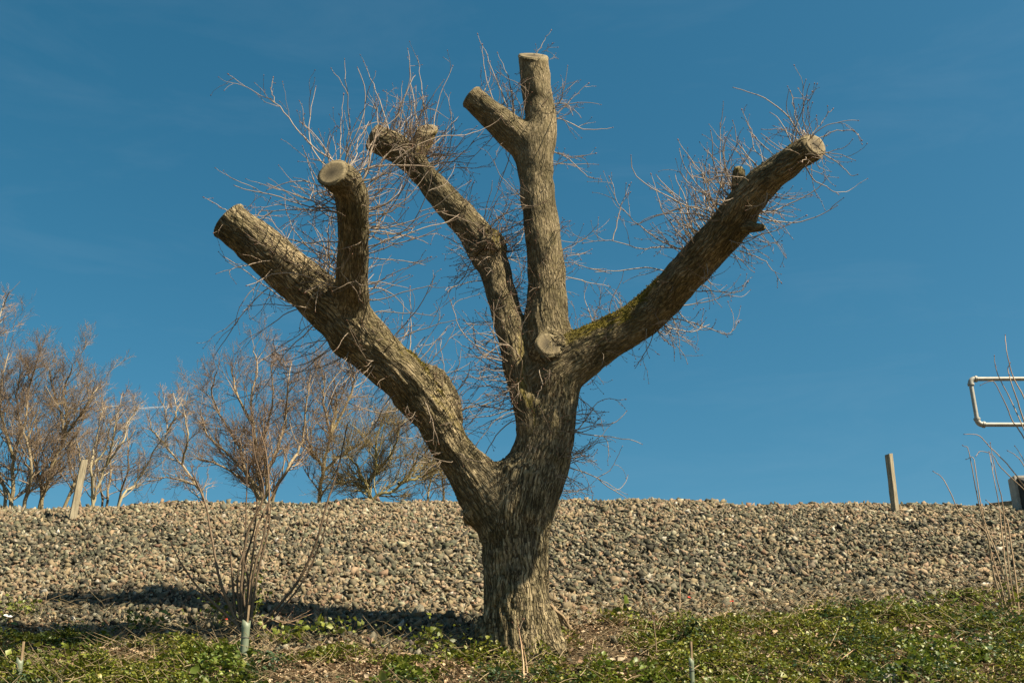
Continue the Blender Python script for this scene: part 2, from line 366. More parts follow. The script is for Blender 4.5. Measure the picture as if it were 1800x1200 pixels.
# ------------------------------------------------------------------ ballast
import bmesh
protos = []
for q in range(22):
    r = np.random.default_rng(100+q)        # angular crushed rock: a skewed, chipped block
    P = np.array([(a, b, c) for a in (-1, 1) for b in (-1, 1) for c in (-1, 1)], float)*.72 + r.normal(0, .33, (8, 3))
    P[:, 0] += P[:, 2]*r.normal(0, .35); P = P[r.permutation(8)[:r.integers(6, 9)]]
    P *= np.array([1.12, r.uniform(.65, .95), r.uniform(.36, .66)])
    bm = bmesh.new()
    for p in P: bm.verts.new(p)
    bmesh.ops.convex_hull(bm, input=bm.verts)
    for v in [v for v in bm.verts if not v.link_faces]: bm.verts.remove(v)
    bm.verts.index_update()
    protos.append((np.array([v.co for v in bm.verts]), np.array([[v.index for v in f.verts] for f in bm.faces])))
    bm.free()
SC = .80*np.array([[.078, .076, .052], [.115, .108, .074], [.170, .138, .088], [.218, .170, .108], [.235, .215, .155], [.036, .034, .026], [.180, .122, .078], [.33, .31, .255]])
def stone_cols(x, y, r):
    n = .55*fbm(x*.9+10, y*1.3, 0, 21, 3)+.45*fbm(x*.33+4, y*.8, 0, 25, 2); up = np.clip((y-13.4)/1.3, 0, 1)
    warm = np.clip((n-.5)*7+.42+up*.6, 0, 1)
    pc = np.array([.24, .25, .12, .09, .09, .14, .05, .004]); pw = np.array([.07, .16, .27, .24, .10, .05, .09, .004])
    P = pc[None]*(1-warm[:, None]) + pw[None]*warm[:, None]; P /= P.sum(1, keepdims=True)
    k = (np.cumsum(P, 1) < r.random(len(x))[:, None]).sum(1).clip(0, 7)
    return SC[k]*r.uniform(.72, 1.42, (len(x), 1))*(1+r.normal(0, .03, (len(x), 3)))
r = np.random.default_rng(3)
sx, sy = [], []
for gsz, x0, x1, off in ((.038, -8.1, 8.1, 0), (.051, -8.1, 8.1, .4), (.10, -15, 15, 0)):
    a = np.arange(x0, x1, gsz); b = np.arange(8.6, 15.9, gsz*.9)
    A, B = np.meshgrid(a, b); A = A + r.uniform(-.5, .5, A.shape)*gsz + off*gsz; B = B + r.uniform(-.5, .5, B.shape)*gsz
    sx.append(A.ravel()); sy.append(B.ravel())
    if gsz == .038: n_first = A.size
sx = np.concatenate(sx); sy = np.concatenate(sy)
layer2 = np.arange(len(sx)) >= n_first
ey = edge_y(sx)
fine_zone = abs(sx) < .49*sy+.45; coarse = np.arange(len(sx)) >= len(sx)-A.size
keep = (fine_zone != coarse) & (r.random(len(sx)) < np.clip((sy-ey+.30)/.30, .05, 1)) & (~layer2 | coarse | (r.random(len(sx)) < .62))
# keep clear of the trunk
keep &= (np.hypot((sx-.06)/.30, (sy-8.95)/.30) > 1)
sx, sy, ey = sx[keep], sy[keep], ey[keep]; ns = len(sx)
srad = np.exp(r.normal(math.log(.0215), .30, ns)).clip(.010, .046); srad *= .86+.32*fbm(sx*.7+20, sy*.9, 0, 91, 2)
srad[abs(sx) > .49*sy+.45] *= 2.1
sz = H(sx, sy) + srad*r.uniform(-.35, .75, ns)
q4 = r.normal(size=(ns, 4)); q4[:, 1:3] *= .55; q4 /= np.linalg.norm(q4, axis=1)[:, None]
def rotm(q):
    w_, x, y, z = q.T
    return np.stack([1-2*(y*y+z*z), 2*(x*y-z*w_), 2*(x*z+y*w_), 2*(x*y+z*w_), 1-2*(x*x+z*z), 2*(y*z-x*w_), 2*(x*z-y*w_), 2*(y*z+x*w_), 1-2*(x*x+y*y)], -1).reshape(-1, 3, 3)
tilt = np.array(Matrix.Rotation(math.atan(SL), 3, 'X'))
Rm = np.einsum('ij,njk->nik', tilt, rotm(q4))
scol = stone_cols(sx, sy, r); pid = r.integers(0, len(protos), ns)
# the stones that show largest become objects of their own
inview = (abs(sx) < 4.3) & (sy > ey+.12) & (sy < ey+1.5)
score = np.where(inview, srad/sy, 0); single = np.argsort(-score)[:300]; smask = np.zeros(ns, bool); smask[single] = True
VV, TT, CC, n0 = [], [], [], 0
for p, (pv, pt) in enumerate(protos):
    k = np.where((pid == p) & ~smask)[0]
    v = np.einsum('nij,vj->nvi', Rm[k], pv)*srad[k][:, None, None] + np.stack([sx[k], sy[k], sz[k]], -1)[:, None]
    f = pt[None] + (np.arange(len(k))*len(pv))[:, None, None] + n0
    VV.append(v.reshape(-1, 3)); TT.append(f.reshape(-1, 3)); CC.append(np.repeat(scol[k], len(pv), axis=0)); n0 += len(k)*len(pv)
bal = link('ballast', mesh_np('ballast', np.concatenate(VV), tris=np.concatenate(TT), col=np.concatenate(CC)), M['stone'], bank)
tag(bal, kind='stuff')
pal = {}
for k in single:
    ci = int(np.argmin(((SC - scol[k])**2).sum(1))); key = (int(pid[k]), ci)
    if key not in pal:
        pv, pt = protos[pid[k]]; pal[key] = mesh_np('ballast_stone', pv*.03, tris=pt, col=SC[ci]); pal[key].materials.append(M['stone'])
    o = bpy.data.objects.new('ballast_stone', pal[key]); COL.objects.link(o); o.parent = bank
    o.matrix_basis = Matrix.Translation((sx[k], sy[k], sz[k])) @ Matrix(Rm[k].tolist()).to_4x4() @ Matrix.Scale(srad[k]/.03, 4)

# ------------------------------------------------------------------ the pollarded tree
LIMBS = {   # px, py, radius in px, depth
 'trunk': [(915, 1230, 84, 8.9), (914, 1165, 70, 8.9), (911, 1100, 61, 8.9), (908, 1040, 57.5, 8.9), (906, 980, 57, 8.9), (905, 930, 60, 8.9), (908, 890, 64, 8.9), (915, 860, 62, 8.9)],
 'C': [(918, 900, 54, 8.9), (936, 845, 55, 8.9), (954, 785, 52, 8.9), (965, 720, 48, 8.88), (971, 655, 46, 8.86), (966, 600, 43, 8.86), (961, 550, 37.5, 8.85), (959, 490, 32.5, 8.85),
       (953, 410, 32.5, 8.84), (946, 350, 30, 8.83), (942, 310, 29, 8.82), (944, 265, 31, 8.81), (950, 225, 28, 8.8), (947, 180, 25, 8.79), (940, 135, 25.5, 8.77), (937, 99, 27.5, 8.74)],
 'L': [(892, 925, 50, 8.88), (858, 875, 45, 8.84), (824, 828, 40, 8.81), (801, 797, 36, 8.78), (782, 764, 34, 8.74), (763, 731, 35, 8.69), (735, 695, 40.5, 8.64), (708, 662, 43, 8.58), (676, 634, 43, 8.54), (640, 598, 44, 8.5), (592, 548, 46, 8.45), (540, 503, 43, 8.4),
       (482, 453, 41, 8.35), (432, 413, 39, 8.3), (401, 387, 37, 8.27)],
 'A': [(616, 592, 38, 8.5), (618, 545, 32, 8.36), (619, 490, 29, 8.14), (621, 430, 27.5, 7.92), (622, 380, 28, 7.75), (620, 347, 30, 7.65), (609, 322, 30, 7.55), (596, 311, 28.5, 7.46), (584, 304, 28, 7.36)],
 'B': [(948, 850, 32, 8.86), (941, 790, 25, 8.80), (933, 745, 23.5, 8.78), (920, 700, 23, 8.79), (912, 660, 24, 8.81), (905, 620, 25.5, 8.84), (893, 565, 25.5, 8.88), (880, 512, 26, 8.92), (867, 466, 28, 8.94), (851, 430, 31, 8.95),
       (822, 397, 28, 8.94), (782, 352, 24.5, 8.92), (747, 312, 23, 8.9), (717, 278, 25, 8.88), (687, 257, 26, 8.86), (655, 241, 25, 8.84)],
 'D': [(940, 290, 28, 8.83), (920, 255, 29, 8.82), (893, 226, 28, 8.8), (860, 197, 24.5, 8.77), (828, 170, 22.5, 8.74)],
 'E': [(962, 668, 44, 8.86), (1000, 637, 46, 8.82), (1043, 608, 40, 8.79), (1090, 581, 37, 8.76), (1135, 554, 35, 8.72), (1167, 525, 34, 8.62), (1200, 487, 33, 8.42), (1245, 441, 34, 8.2), (1288, 392, 35, 7.98),
       (1317, 348, 32, 7.82), (1355, 309, 27.5, 7.68), (1395, 281, 26, 7.57), (1433, 255, 23.5, 7.48)],
}
STUBS = {   # short side stubs, with the limb they belong to
 'B_fork': ('B', [(728, 282, 19, 8.87), (740, 252, 18.5, 8.84), (752, 227, 17, 8.80)]),
 'B_knob': ('B', [(850, 440, 26, 8.93), (866, 430, 24, 8.88), (878, 424, 19, 8.84)]),
 'C_burl': ('C', [(967, 624, 36, 8.80), (966, 613, 30, 8.69), (965, 606, 25, 8.62)]),
 'E_peg': ('E', [(1301, 352, 14, 7.84), (1299, 325, 10.5, 7.78), (1298, 297, 8.5, 7.77)]),
 'E_snag': ('E', [(1300, 397, 13, 7.92), (1322, 400, 8, 7.83), (1340, 400, 4.5, 7.81)]),
 'trunk_nub': ('trunk', [(850, 905, 22, 8.86), (836, 905, 15, 8.84), (826, 906, 11, 8.82)]),
 'L_callus': ('L', [(738, 680, 36, 8.66), (757, 676, 34, 8.70), (777, 700, 28, 8.74), (790, 735, 24, 8.76)]),
 'root': ('trunk', [(945, 1105, 40, 8.9), (962, 1140, 34, 8.84), (985, 1190, 26, 8.76)]),
 'root2': ('trunk', [(885, 1105, 40, 8.9), (868, 1140, 34, 8.88), (845, 1190, 26, 8.86)]),
}
def chain(pts, n=7):
    w_ = np.array([[*at(px, py, Y), 0] for px, py, rr, Y in pts])
    for q, (px, py, rr, Y) in zip(w_, pts): q[3] = rr/F*axial(q[:3])
    c = crom(w_, n); return c[:, :3], c[:, 3]
SEG = {}
for k, v in LIMBS.items(): SEG[k] = chain(v)
for k, (o_, v) in STUBS.items(): SEG[k] = chain(v, 4)
names = list(SEG)
owner = {k: (STUBS[k][0] if k in STUBS else k) for k in names}
ROUND = {'trunk', 'L_callus', 'root', 'root2', 'E_snag', 'trunk_nub'}
VX = .0115
CUTN = {'A': (-.25, -.93, .25), 'C_burl': (.15, -.955, .2), 'C': (.05, -.70, .71), 'B_fork': (.1, -.82, .56), 'E': (.52, -.84, .12)}
def cut_of(nm):
    P, rr = SEGO[nm]; ax_ = P[-1]-P[-3]; ax_ /= np.linalg.norm(ax_)
    n_ = np.array(CUTN[nm]) if nm in CUTN else ax_
    return P[-1], n_/np.linalg.norm(n_), ax_, rr[-1]
SEGO = dict(SEG)
for nm in CUTN:                                       # run the wood on past a slanting cut
    P, rr = SEG[nm]; e, n_, ax_, r_e = cut_of(nm); SEG[nm] = (np.vstack([P, e+ax_*r_e*.7, e+ax_*r_e*1.4]), np.append(rr, [r_e, r_e]))
lo = np.min([P.min(0)-rr.max() for P, rr in SEG.values()], axis=0) - .08; hi = np.max([P.max(0)+rr.max() for P, rr in SEG.values()], axis=0) + .08
dim = np.ceil((hi-lo)/VX).astype(int)+1
G = np.full(dim, .3, np.float32)
def smin(a, b, k):
    h = np.clip(.5+.5*(b-a)/k, 0, 1); return b*(1-h)+a*h-k*h*(1-h)
for nm in names:
    P, rr = SEG[nm]; mg = .09
    b0 = np.maximum(((P.min(0)-rr.max()-mg-lo)/VX).astype(int), 0); b1 = np.minimum(((P.max(0)+rr.max()+mg-lo)/VX).astype(int)+2, dim)
    D = np.full(b1-b0, .3, np.float32)
    for a, b, ra, rb in zip(P[:-1], P[1:], rr[:-1], rr[1:]):
        m = max(ra, rb)+mg
        c0 = np.maximum(((np.minimum(a, b)-m-lo)/VX).astype(int), b0); c1 = np.minimum(((np.maximum(a, b)+m-lo)/VX).astype(int)+2, b1)
        ax = [np.arange(c0[q], c1[q], dtype=np.float32)*np.float32(VX)+np.float32(lo[q]) for q in range(3)]
        gx_, gy_, gz_ = (ax[0]-np.float32(a[0]))[:, None, None], (ax[1]-np.float32(a[1]))[None, :, None], (ax[2]-np.float32(a[2]))[None, None]
        d = (b-a).astype(np.float32); L2 = float(d@d)
        t = np.clip((gx_*d[0]+gy_*d[1]+gz_*d[2])/np.float32(L2), 0, 1)
        dd = np.sqrt((gx_-t*d[0])**2+(gy_-t*d[1])**2+(gz_-t*d[2])**2) - (np.float32(ra)+np.float32(rb-ra)*t)
        s_ = tuple(slice(c0[q]-b0[q], c1[q]-b0[q]) for q in range(3))
        D[s_] = np.minimum(D[s_], dd)
    if nm not in ROUND:                               # saw cut
        e, n_, _, r_e = cut_of(nm)
        ax = [np.arange(b0[q], b1[q])*VX+lo[q]-e[q] for q in range(3)]
        pl = (ax[0]*n_[0])[:, None, None]+(ax[1]*n_[1])[None, :, None]+(ax[2]*n_[2])[None, None]
        near = (ax[0]**2)[:, None, None]+(ax[1]**2)[None, :, None]+(ax[2]**2)[None, None] < (r_e*3.2)**2
        D = np.where(near, np.maximum(D, pl), D).astype(np.float32)
    s_ = tuple(slice(b0[q], b1[q]) for q in range(3))
    G[s_] = smin(G[s_], D, .02 if nm in ('E_peg', 'E_snag', 'B_fork') else .065)
import openvdb
grid = openvdb.FloatGrid(.06); grid.copyFromArray(np.clip(G, -.06, .06).astype(np.float32), tolerance=0.0)
TV, TQ = grid.convertToQuads(0.0); del G
TV = TV.astype(float)*VX + lo; TQ = TQ.astype(np.int64)[:, ::-1]
# straightened coordinates of every vertex along its limb
olist = list(LIMBS); NO = len(olist)
bestO = np.full((NO, len(TV)), 9.); BCO = np.zeros((NO, len(TV), 3)); ARO = np.zeros((NO, len(TV)))
for nm in names:
    P, rr = SEG[nm]; oid = olist.index(owner[nm])
    m = np.all((TV > P.min(0)-rr.max()-.25) & (TV < P.max(0)+rr.max()+.25), axis=1); k = np.where(m)[0]; Q = TV[k]
    T = P[1]-P[0]; T /= np.linalg.norm(T); Nn = np.cross(T, [.2, .9, .1]); Nn /= np.linalg.norm(Nn); u0 = 0
    for a, b, ra, rb in zip(P[:-1], P[1:], rr[:-1], rr[1:]):
        L_ = np.linalg.norm(b-a); d = (b-a)/L_; Nn = Nn-(Nn@d)*d; Nn /= np.linalg.norm(Nn); Bn = np.cross(d, Nn)
        o_ = Q-a; t = np.clip(o_@d, 0, L_); dd = np.linalg.norm(o_-t[:, None]*d, axis=1)-(ra+(rb-ra)*t/L_)
        s_ = dd < bestO[oid, k]; ks = k[s_]
        bestO[oid, ks] = dd[s_]; BCO[oid, ks] = np.stack([o_[s_]@Nn, o_[s_]@Bn, u0+t[s_]+3.7*oid], -1); ARO[oid, ks] = u0+t[s_]
        u0 += L_
own = np.argmin(bestO, axis=0); iv = np.arange(len(TV)); BC = BCO[own, iv]; AR = ARO[own, iv]; best = bestO[own, iv]
def vnormals(V_, Q_):
    n_ = np.cross(V_[Q_[:, 2]]-V_[Q_[:, 0]], V_[Q_[:, 3]]-V_[Q_[:, 1]]); o_ = np.zeros_like(V_)
    for q in range(4): np.add.at(o_, Q_[:, q], n_)
    return o_/(np.linalg.norm(o_, axis=1)[:, None]+1e-12)
NV = vnormals(TV, TQ)
cen = TV.mean(0)
if np.sum(NV*(TV-cen)) < 0: TQ = TQ[:, ::-1]; NV = -NV
rough = np.array([{'trunk': 1., 'C': .72, 'L': .78, 'A': .55, 'B': .6, 'D': .38, 'E': .6}[k] for k in olist])[own]
rough = rough*np.where(own == olist.index('C'), np.clip(1.4-AR/3.0, .3, 1.2), 1)
a_, b_, u_ = BC.T
WO = np.exp(-(bestO-best[None])/.025); WO /= WO.sum(0)
lump = 0; fur = 0
for q in range(NO):                                   # blend the relief of neighbouring limbs where they join
    k = WO[q] > .01; a1, b1, u1 = BCO[q][k].T
    l_ = np.zeros(len(TV)); f_ = np.zeros(len(TV))
    l_[k] = (fbm(a1*5+7, b1*5, u1*3, 31, 3)-.5)*.050 + (vnoise(a1*13, b1*13, u1*7, 37)-.5)*.016
    f_[k] = np.abs(vnoise(a1*34+3*vnoise(a1*8, b1*8, u1*5, 3), b1*34+3*vnoise(a1*8, b1*8, u1*5, 4), u1*5.5, 41)-.5)*2
    lump = lump+WO[q]*l_; fur = fur+WO[q]*f_
cutm = np.ones(len(TV))
CUTS = {}
for nm in names:
    if nm in ROUND: continue
    e, n_, ax_, r_e = cut_of(nm); CUTS[nm] = (e, n_, r_e, ax_)
    k = (np.abs((TV-e)@n_) < .012) & (np.linalg.norm(TV-e, axis=1) < r_e*1.1/max(n_@ax_, .5))
    cutm[k] = 0
disp = (lump + (np.clip(fur*1.6, 0, 1)-.6)*.011*(rough+.9*rough**4))*cutm
TV2 = TV + NV*disp[:, None]
NV2 = vnormals(TV2, TQ)
up = NV2[:, 2]
mn = fbm(a_*9, b_*9, u_*5, 51, 3)
oE, oL, oB = olist.index('E'), olist.index('L'), olist.index('B')
moss = np.zeros(len(TV))
moss += (own == oE)*np.clip((up-.18)*4+(mn-.47)*6, 0, 1)*np.clip(1-np.abs(AR-.80)/.75, 0, 1)*1.8
moss += (own == oE)*np.clip((up-.62)*4+(mn-.52)*5, 0, 1)*np.clip((AR-1.1)*2, 0, 1)*.8
moss += (own == oL)*np.clip((up-.30)*4+(mn-.5)*5, 0, 1)*np.clip(1-np.abs(AR-1.25)/.6, 0, 1)*1.2
moss += (own == oB)*np.clip((NV2[:, 0]-.1)*2+(mn-.5)*6, 0, 1)*np.clip((1.7-AR)*1.2, 0, 1)*.7
moss += (own == olist.index('D'))*np.clip((up-.4)*3+(mn-.5)*5, 0, 1)*np.clip((.42-AR)*6, 0, 1)*.9
moss = np.clip(moss, 0, 1)
lich = np.clip(.35+.5*(fbm(a_*2, b_*2, u_*1.3, 61, 2)-.4)*2, .05, .9)*np.where(own == olist.index('A'), 1.5, 1)
dat = np.stack([moss, np.clip(rough*cutm, 0, 1), np.clip(lich, 0, 1)], -1)
base = ground_hit(912, 1150); tree = empty('pollarded_tree', base, 'tall pollarded tree with sawn-off limbs and fissured bark at the foot of the stone bank', 'tree')
fo = np.median(np.sort(own[TQ], axis=1)[:, 1:3], axis=1).astype(int)
def clean_parts(fo):                        # every part of the tree is one connected patch: stray islands go to the patch around them
    ed = np.sort(np.concatenate([TQ[:, [0, 1]], TQ[:, [1, 2]], TQ[:, [2, 3]], TQ[:, [3, 0]]]), axis=1); fi = np.tile(np.arange(len(TQ)), 4)
    key = ed[:, 0]*len(TV)+ed[:, 1]; o_ = np.argsort(key, kind='stable'); same = key[o_][1:] == key[o_][:-1]
    A_, B_ = fi[o_][:-1][same], fi[o_][1:][same]
    for _ in range(3):
        ok = fo[A_] == fo[B_]; lab_ = np.arange(len(TQ)); a1, b1 = A_[ok], B_[ok]
        while True:
            m_ = np.minimum(lab_[a1], lab_[b1]); new = lab_.copy(); np.minimum.at(new, a1, m_); np.minimum.at(new, b1, m_); np.minimum.at(new, lab_[a1], m_); np.minimum.at(new, lab_[b1], m_)
            new = new[new]
            if np.array_equal(new, lab_): break
            lab_ = new
        cnt = np.bincount(lab_, minlength=len(TQ)); big = np.zeros(len(olist), int)
        for q in range(len(olist)): big[q] = np.argmax(np.bincount(lab_[fo == q], minlength=len(TQ)))
        stray = lab_ != big[fo]
        if not stray.any(): break
        root = lab_; tgt = np.full(len(TQ), -1); ok = fo[A_] != fo[B_]; a1, b1 = A_[ok], B_[ok]
        k_ = stray[a1]; tgt[root[a1[k_]]] = fo[b1[k_]]; k_ = stray[b1]; tgt[root[b1[k_]]] = fo[a1[k_]]
        new = tgt[root]; ch = stray & (new >= 0); fo = np.where(ch, new, fo); drop = stray & (new < 0)
        fo = np.where(drop, -1, fo)
    return fo
fo = clean_parts(fo)
PART = {}
for q, nm in enumerate(olist):
    f = TQ[fo == q]; u, inv = np.unique(f, return_inverse=True); f2 = inv.reshape(f.shape)
    me = mesh_np('trunk' if nm == 'trunk' else 'limb', TV2[u], quads=f2, col=dat[u], smooth=True)
    ba = me.attributes.new('bark', 'FLOAT_VECTOR', 'POINT'); ba.data.foreach_set('vector', np.where((bestO[q][u] < 5)[:, None], BCO[q][u], BC[u]).astype(np.float32).ravel())
    me.normals_split_custom_set_from_vertices([tuple(n_) for n_ in NV2[u]])
    PART[nm] = link(me.name, me, M['bark'], tree)
lab = {'C': 'upright central limb with a flat sawn top', 'L': 'thick limb leaning out low over the shrub', 'A': 'dark limb that elbows forward to a round pale cut',
       'B': 'slender crooked limb ending in a forked stub', 'D': 'short pale side stub near the top', 'E': 'long limb with mossy upper side'}
for k, v in lab.items(): PART[k]['label'] = v
# saw cuts
def cut_disc(nm, scale=.93):
    e, n_, rr, ax_ = CUTS[nm]; x_ = np.cross(n_, ax_ if n_@ax_ < .99 else [.1, .2, .95]); x_ /= np.linalg.norm(x_); y_ = np.cross(n_, x_)/max(n_@ax_, .5)
    r_ = np.random.default_rng(hash3(np.array([len(nm)]), np.array([ord(nm[0])]), np.array([3]), 5)[0].__hash__() & 0xffff)
    K = 36; th = np.arange(K)*2*math.pi/K; rad = rr*scale*(1+.03*np.sin(2*th+r_.uniform(0, 6))+.02*np.sin(5*th+r_.uniform(0, 6)))
    V_, C_ = [], []; rings = (0, .25, .5, .75, .94, 1.0)
    V_.append(e+n_*.004); C_.append((0, 0, 0))
    for f in rings[1:]:
        off = (.006+.002*math.sin(f*9) if f < .99 else -.008)+(.003 if nm == 'C_burl' else 0)
        for t, q in zip(th, rad):
            V_.append(e+n_*off+(x_*math.cos(t)+y_*math.sin(t))*q*f*(1.0 if f < .99 else .975)); C_.append((f, .5+.5*f*math.cos(t), .5+.5*f*math.sin(t)))
    F_ = [(0, 1+q, 1+(q+1) % K) for q in range(K)]
    for g in range(len(rings)-2):
        F_ += [(1+g*K+q, 1+(g+1)*K+q, 1+(g+1)*K+(q+1) % K, 1+g*K+(q+1) % K) for q in range(K)]
    me = mesh_np('cut_face', V_, polys=F_, col=np.array(C_), smooth=True)
    link('cut_face', me, M['cut'], PART[owner[nm]])
for nm in CUTS: cut_disc(nm)

# ---- shoots and twigs
PALE = np.array([.285, .232, .172]); BUD = np.array([.115, .056, .035])
def grow(tb, p, d, L, r0, lift, level=0, rnd=random, droop=0):
    n = max(4, int(L/.035)+2); n = min(n, 12); step = L/(n-1)
    d = np.asarray(d, float); d /= np.linalg.norm(d)+1e-9
    P = [np.asarray(p, float)]; dirs = [d]
    wob = np.array([rnd.gauss(0, 1) for _ in range(3)]); wob -= (wob@d)*d
    cur = rnd.gauss(0, 1.7)/max(L, .12)*.28
    for q in range(n-1):
        d = d + wob*cur*step*1.6 + np.array([0, 0, 1])*lift*step*2.2 + np.array([rnd.gauss(0, .13) for _ in range(3)])
        d /= np.linalg.norm(d); P.append(P[-1]+d*step); dirs.append(d)
    tone = rnd.uniform(.6, 1.15); c0 = PALE*tone; c1 = (PALE*.8+BUD*.3)*tone
    rad = np.linspace(r0, max(r0*.5, .0013), n)
    tb.add(P, rad, c0, 4 if r0 > .003 else 3, tipcol=c1)
    tb.bud(P[-1], dirs[-1], rnd.uniform(.012, .022), rnd.uniform(.0035, .0055), BUD*rnd.uniform(.8, 1.5))
    for q in range(1, n-1):
        if rnd.random() < .5:
            s_ = np.array([rnd.gauss(0, 1) for _ in range(3)]); tb.bud(P[q], dirs[q]+s_*.6, rnd.uniform(.008, .014), rnd.uniform(.002, .0035), BUD*rnd.uniform(.8, 1.5))
    if level < 2 and L > .10:
        for _ in range(rnd.choice((1, 2, 3)) if level == 0 else rnd.choice((0, 1))):
            q = rnd.randint(1, n-2); s_ = np.array([rnd.gauss(0, 1) for _ in range(3)]); s_ -= (s_@dirs[q])*dirs[q]
            grow(tb, P[q], dirs[q]+s_*.55, L*rnd.uniform(.25, .55), max(r0*.62, .0014), lift, level+1, rnd)
TW = {k: Tubes() for k in olist}
def cluster(limb, px, py, spread, n, lpx, bx, by, w_=1.0, lift=.5):
    """n shoots from the limb's bark near a point; (bx, by) is the side they lean to, by counted upwards"""
    P, rr = SEG[limb]
    pr = []
    for p in P:
        ad = axial(p); q = p-np.array([0, 0, CZ]); pr.append((900+F*q[0]/ad, 600-F*(q[2]*cp-q[1]*sp)/ad))
    pr = np.array(pr); dist = np.hypot(pr[:, 0]-px, pr[:, 1]-py); i0 = int(np.argmin(dist))
    rd = random.Random(int(px*7+py*13)); lpx *= 1.08
    for _ in range(int(n*.62+.5)):
        m = np.where(np.hypot(pr[:, 0]-pr[i0, 0], pr[:, 1]-pr[i0, 1]) < spread)[0]; i1 = int(rd.choice(list(m))) if len(m) else i0
        T = P[min(i1+1, len(P)-1)]-P[max(i1-1, 0)]; T /= np.linalg.norm(T)
        b = np.array([bx, rd.gauss(-.1, .55), by])*w_ + np.array([rd.gauss(0, .55) for _ in range(3)])
        o = b-(b@T)*T; o /= np.linalg.norm(o)+1e-9
        st = P[i1]+o*rr[i1]*.9
        d = o*.8+b*.55
        L = lpx/F*9.2*math.exp(rd.gauss(-.12, .45)); L = min(max(L, .05), lpx/F*9.2*2.1)
        grow(TW[limb], st, d, L, min(.0014+L*.0058, .0052), lift*rd.uniform(-.3, 1.4), rnd=rd)
for a in (
 ('L', 405, 385, 25, 9, 40, -.2, 1), ('L', 450, 425, 60, 12, 60, .2, .9), ('L', 560, 515, 40, 40, 110, -.2, 1), ('L', 560, 515, 60, 26, 75, .1, .8),
 ('L', 490, 470, 30, 18, 75, -.7, -.7, 1, -.5), ('L', 610, 565, 40, 14, 80, -.6, -.7, 1, -.3), ('L', 660, 605, 30, 16, 85, -.6, -.8, 1, -.3), ('L', 690, 630, 35, 22, 62, .4, .9),
 ('L', 745, 680, 35, 26, 66, .7, .7), ('L', 720, 660, 40, 16, 62, -.5, -.7, 1, -.4), ('L', 800, 745, 30, 34, 62, .8, .5), ('L', 780, 735, 40, 28, 62, -.6, -.6, 1, -.2), ('L', 820, 800, 30, 14, 66, -.7, -.2), ('L', 640, 590, 40, 22, 42, .1, -.1, 1, 0),
 ('A', 615, 325, 25, 46, 105, -.2, 1), ('A', 622, 370, 30, 44, 105, -1, .45), ('A', 621, 400, 50, 44, 95, 1, .35), ('A', 620, 460, 40, 34, 90, -1, .2), ('A', 619, 500, 35, 14, 70, 1, .4), ('A', 618, 330, 25, 28, 90, .9, .5),
 ('B', 710, 272, 35, 105, 80, -.1, 1), ('B', 740, 300, 30, 60, 72, .9, .35), ('B', 665, 247, 25, 26, 66, -.1, 1), ('B', 690, 260, 35, 46, 50, 0, -.2, 1, -.2), ('B', 730, 290, 30, 50, 70, .5, .9),
 ('B', 855, 435, 25, 95, 66, .8, .5), ('B', 850, 440, 40, 40, 52, -.6, -.2), ('B', 805, 380, 40, 22, 50, .6, .5), ('B', 865, 470, 30, 30, 56, -.9, -.1, 1, -.1), ('B', 885, 540, 40, 36, 48, .8, .3),
 ('B', 890, 570, 35, 26, 52, -.9, .1), ('B', 905, 640, 40, 54, 66, -1, .3), ('B', 912, 700, 35, 50, 60, -1, -.1, 1, 0), ('B', 912, 640, 50, 24, 36, .1, -.3, 1, -.3),
 ('C', 937, 105, 15, 9, 40, .3, 1), ('C', 946, 195, 25, 28, 66, 1, .8), ('C', 946, 190, 30, 12, 45, -1, .6), ('C', 944, 290, 15, 6, 60, 1, -.1, 1, -.2), ('C', 946, 360, 40, 34, 46, -1, .3),
 ('C', 953, 440, 40, 24, 50, 1, .2), ('C', 957, 480, 30, 16, 46, 1, 0), ('C', 960, 530, 35, 26, 38, -1, .2), ('C', 955, 770, 40, 46, 70, 1, .3), ('C', 945, 820, 30, 36, 62, 1, -.1, 1, .1), ('C', 968, 690, 40, 18, 42, .2, -.5, 1, -.8), ('C', 955, 420, 60, 14, 30, 0, .2),
 ('D', 885, 220, 25, 40, 76, .1, 1), ('D', 855, 195, 25, 14, 58, .3, 1), ('D', 900, 235, 25, 12, 60, -.6, -.6, 1, -.6),
 ('E', 1035, 610, 35, 22, 46, .1, 1), ('E', 1090, 580, 35, 34, 50, -.1, 1), ('E', 1215, 470, 40, 26, 60, -.6, .8), ('E', 1255, 430, 35, 55, 80, -.6, .8), ('E', 1300, 370, 35, 75, 88, -.6, .9),
 ('E', 1345, 315, 35, 34, 78, -.4, 1), ('E', 1425, 262, 20, 44, 66, .3, .6, 1, .1), ('E', 1425, 262, 25, 14, 50, .5, -.6, 1, -.3), ('E', 1155, 540, 30, 34, 66, .6, -.7, 1, .2), ('E', 1290, 400, 40, 30, 62, .9, -.5, 1, .3),
 ('E', 1325, 345, 25, 16, 52, 1, -.3), ('E', 1220, 470, 35, 16, 60, .6, -.8, 1, .1), ('E', 1110, 570, 30, 8, 60, .1, -1, 1, -.8), ('E', 1040, 610, 40, 16, 36, .2, -.1, 1, 0)):
    cluster(*a)
for k in TW:
    if TW[k].n: tag(link('twigs', TW[k].mesh('twigs'), M['twig'], PART[k]), kind='stuff')
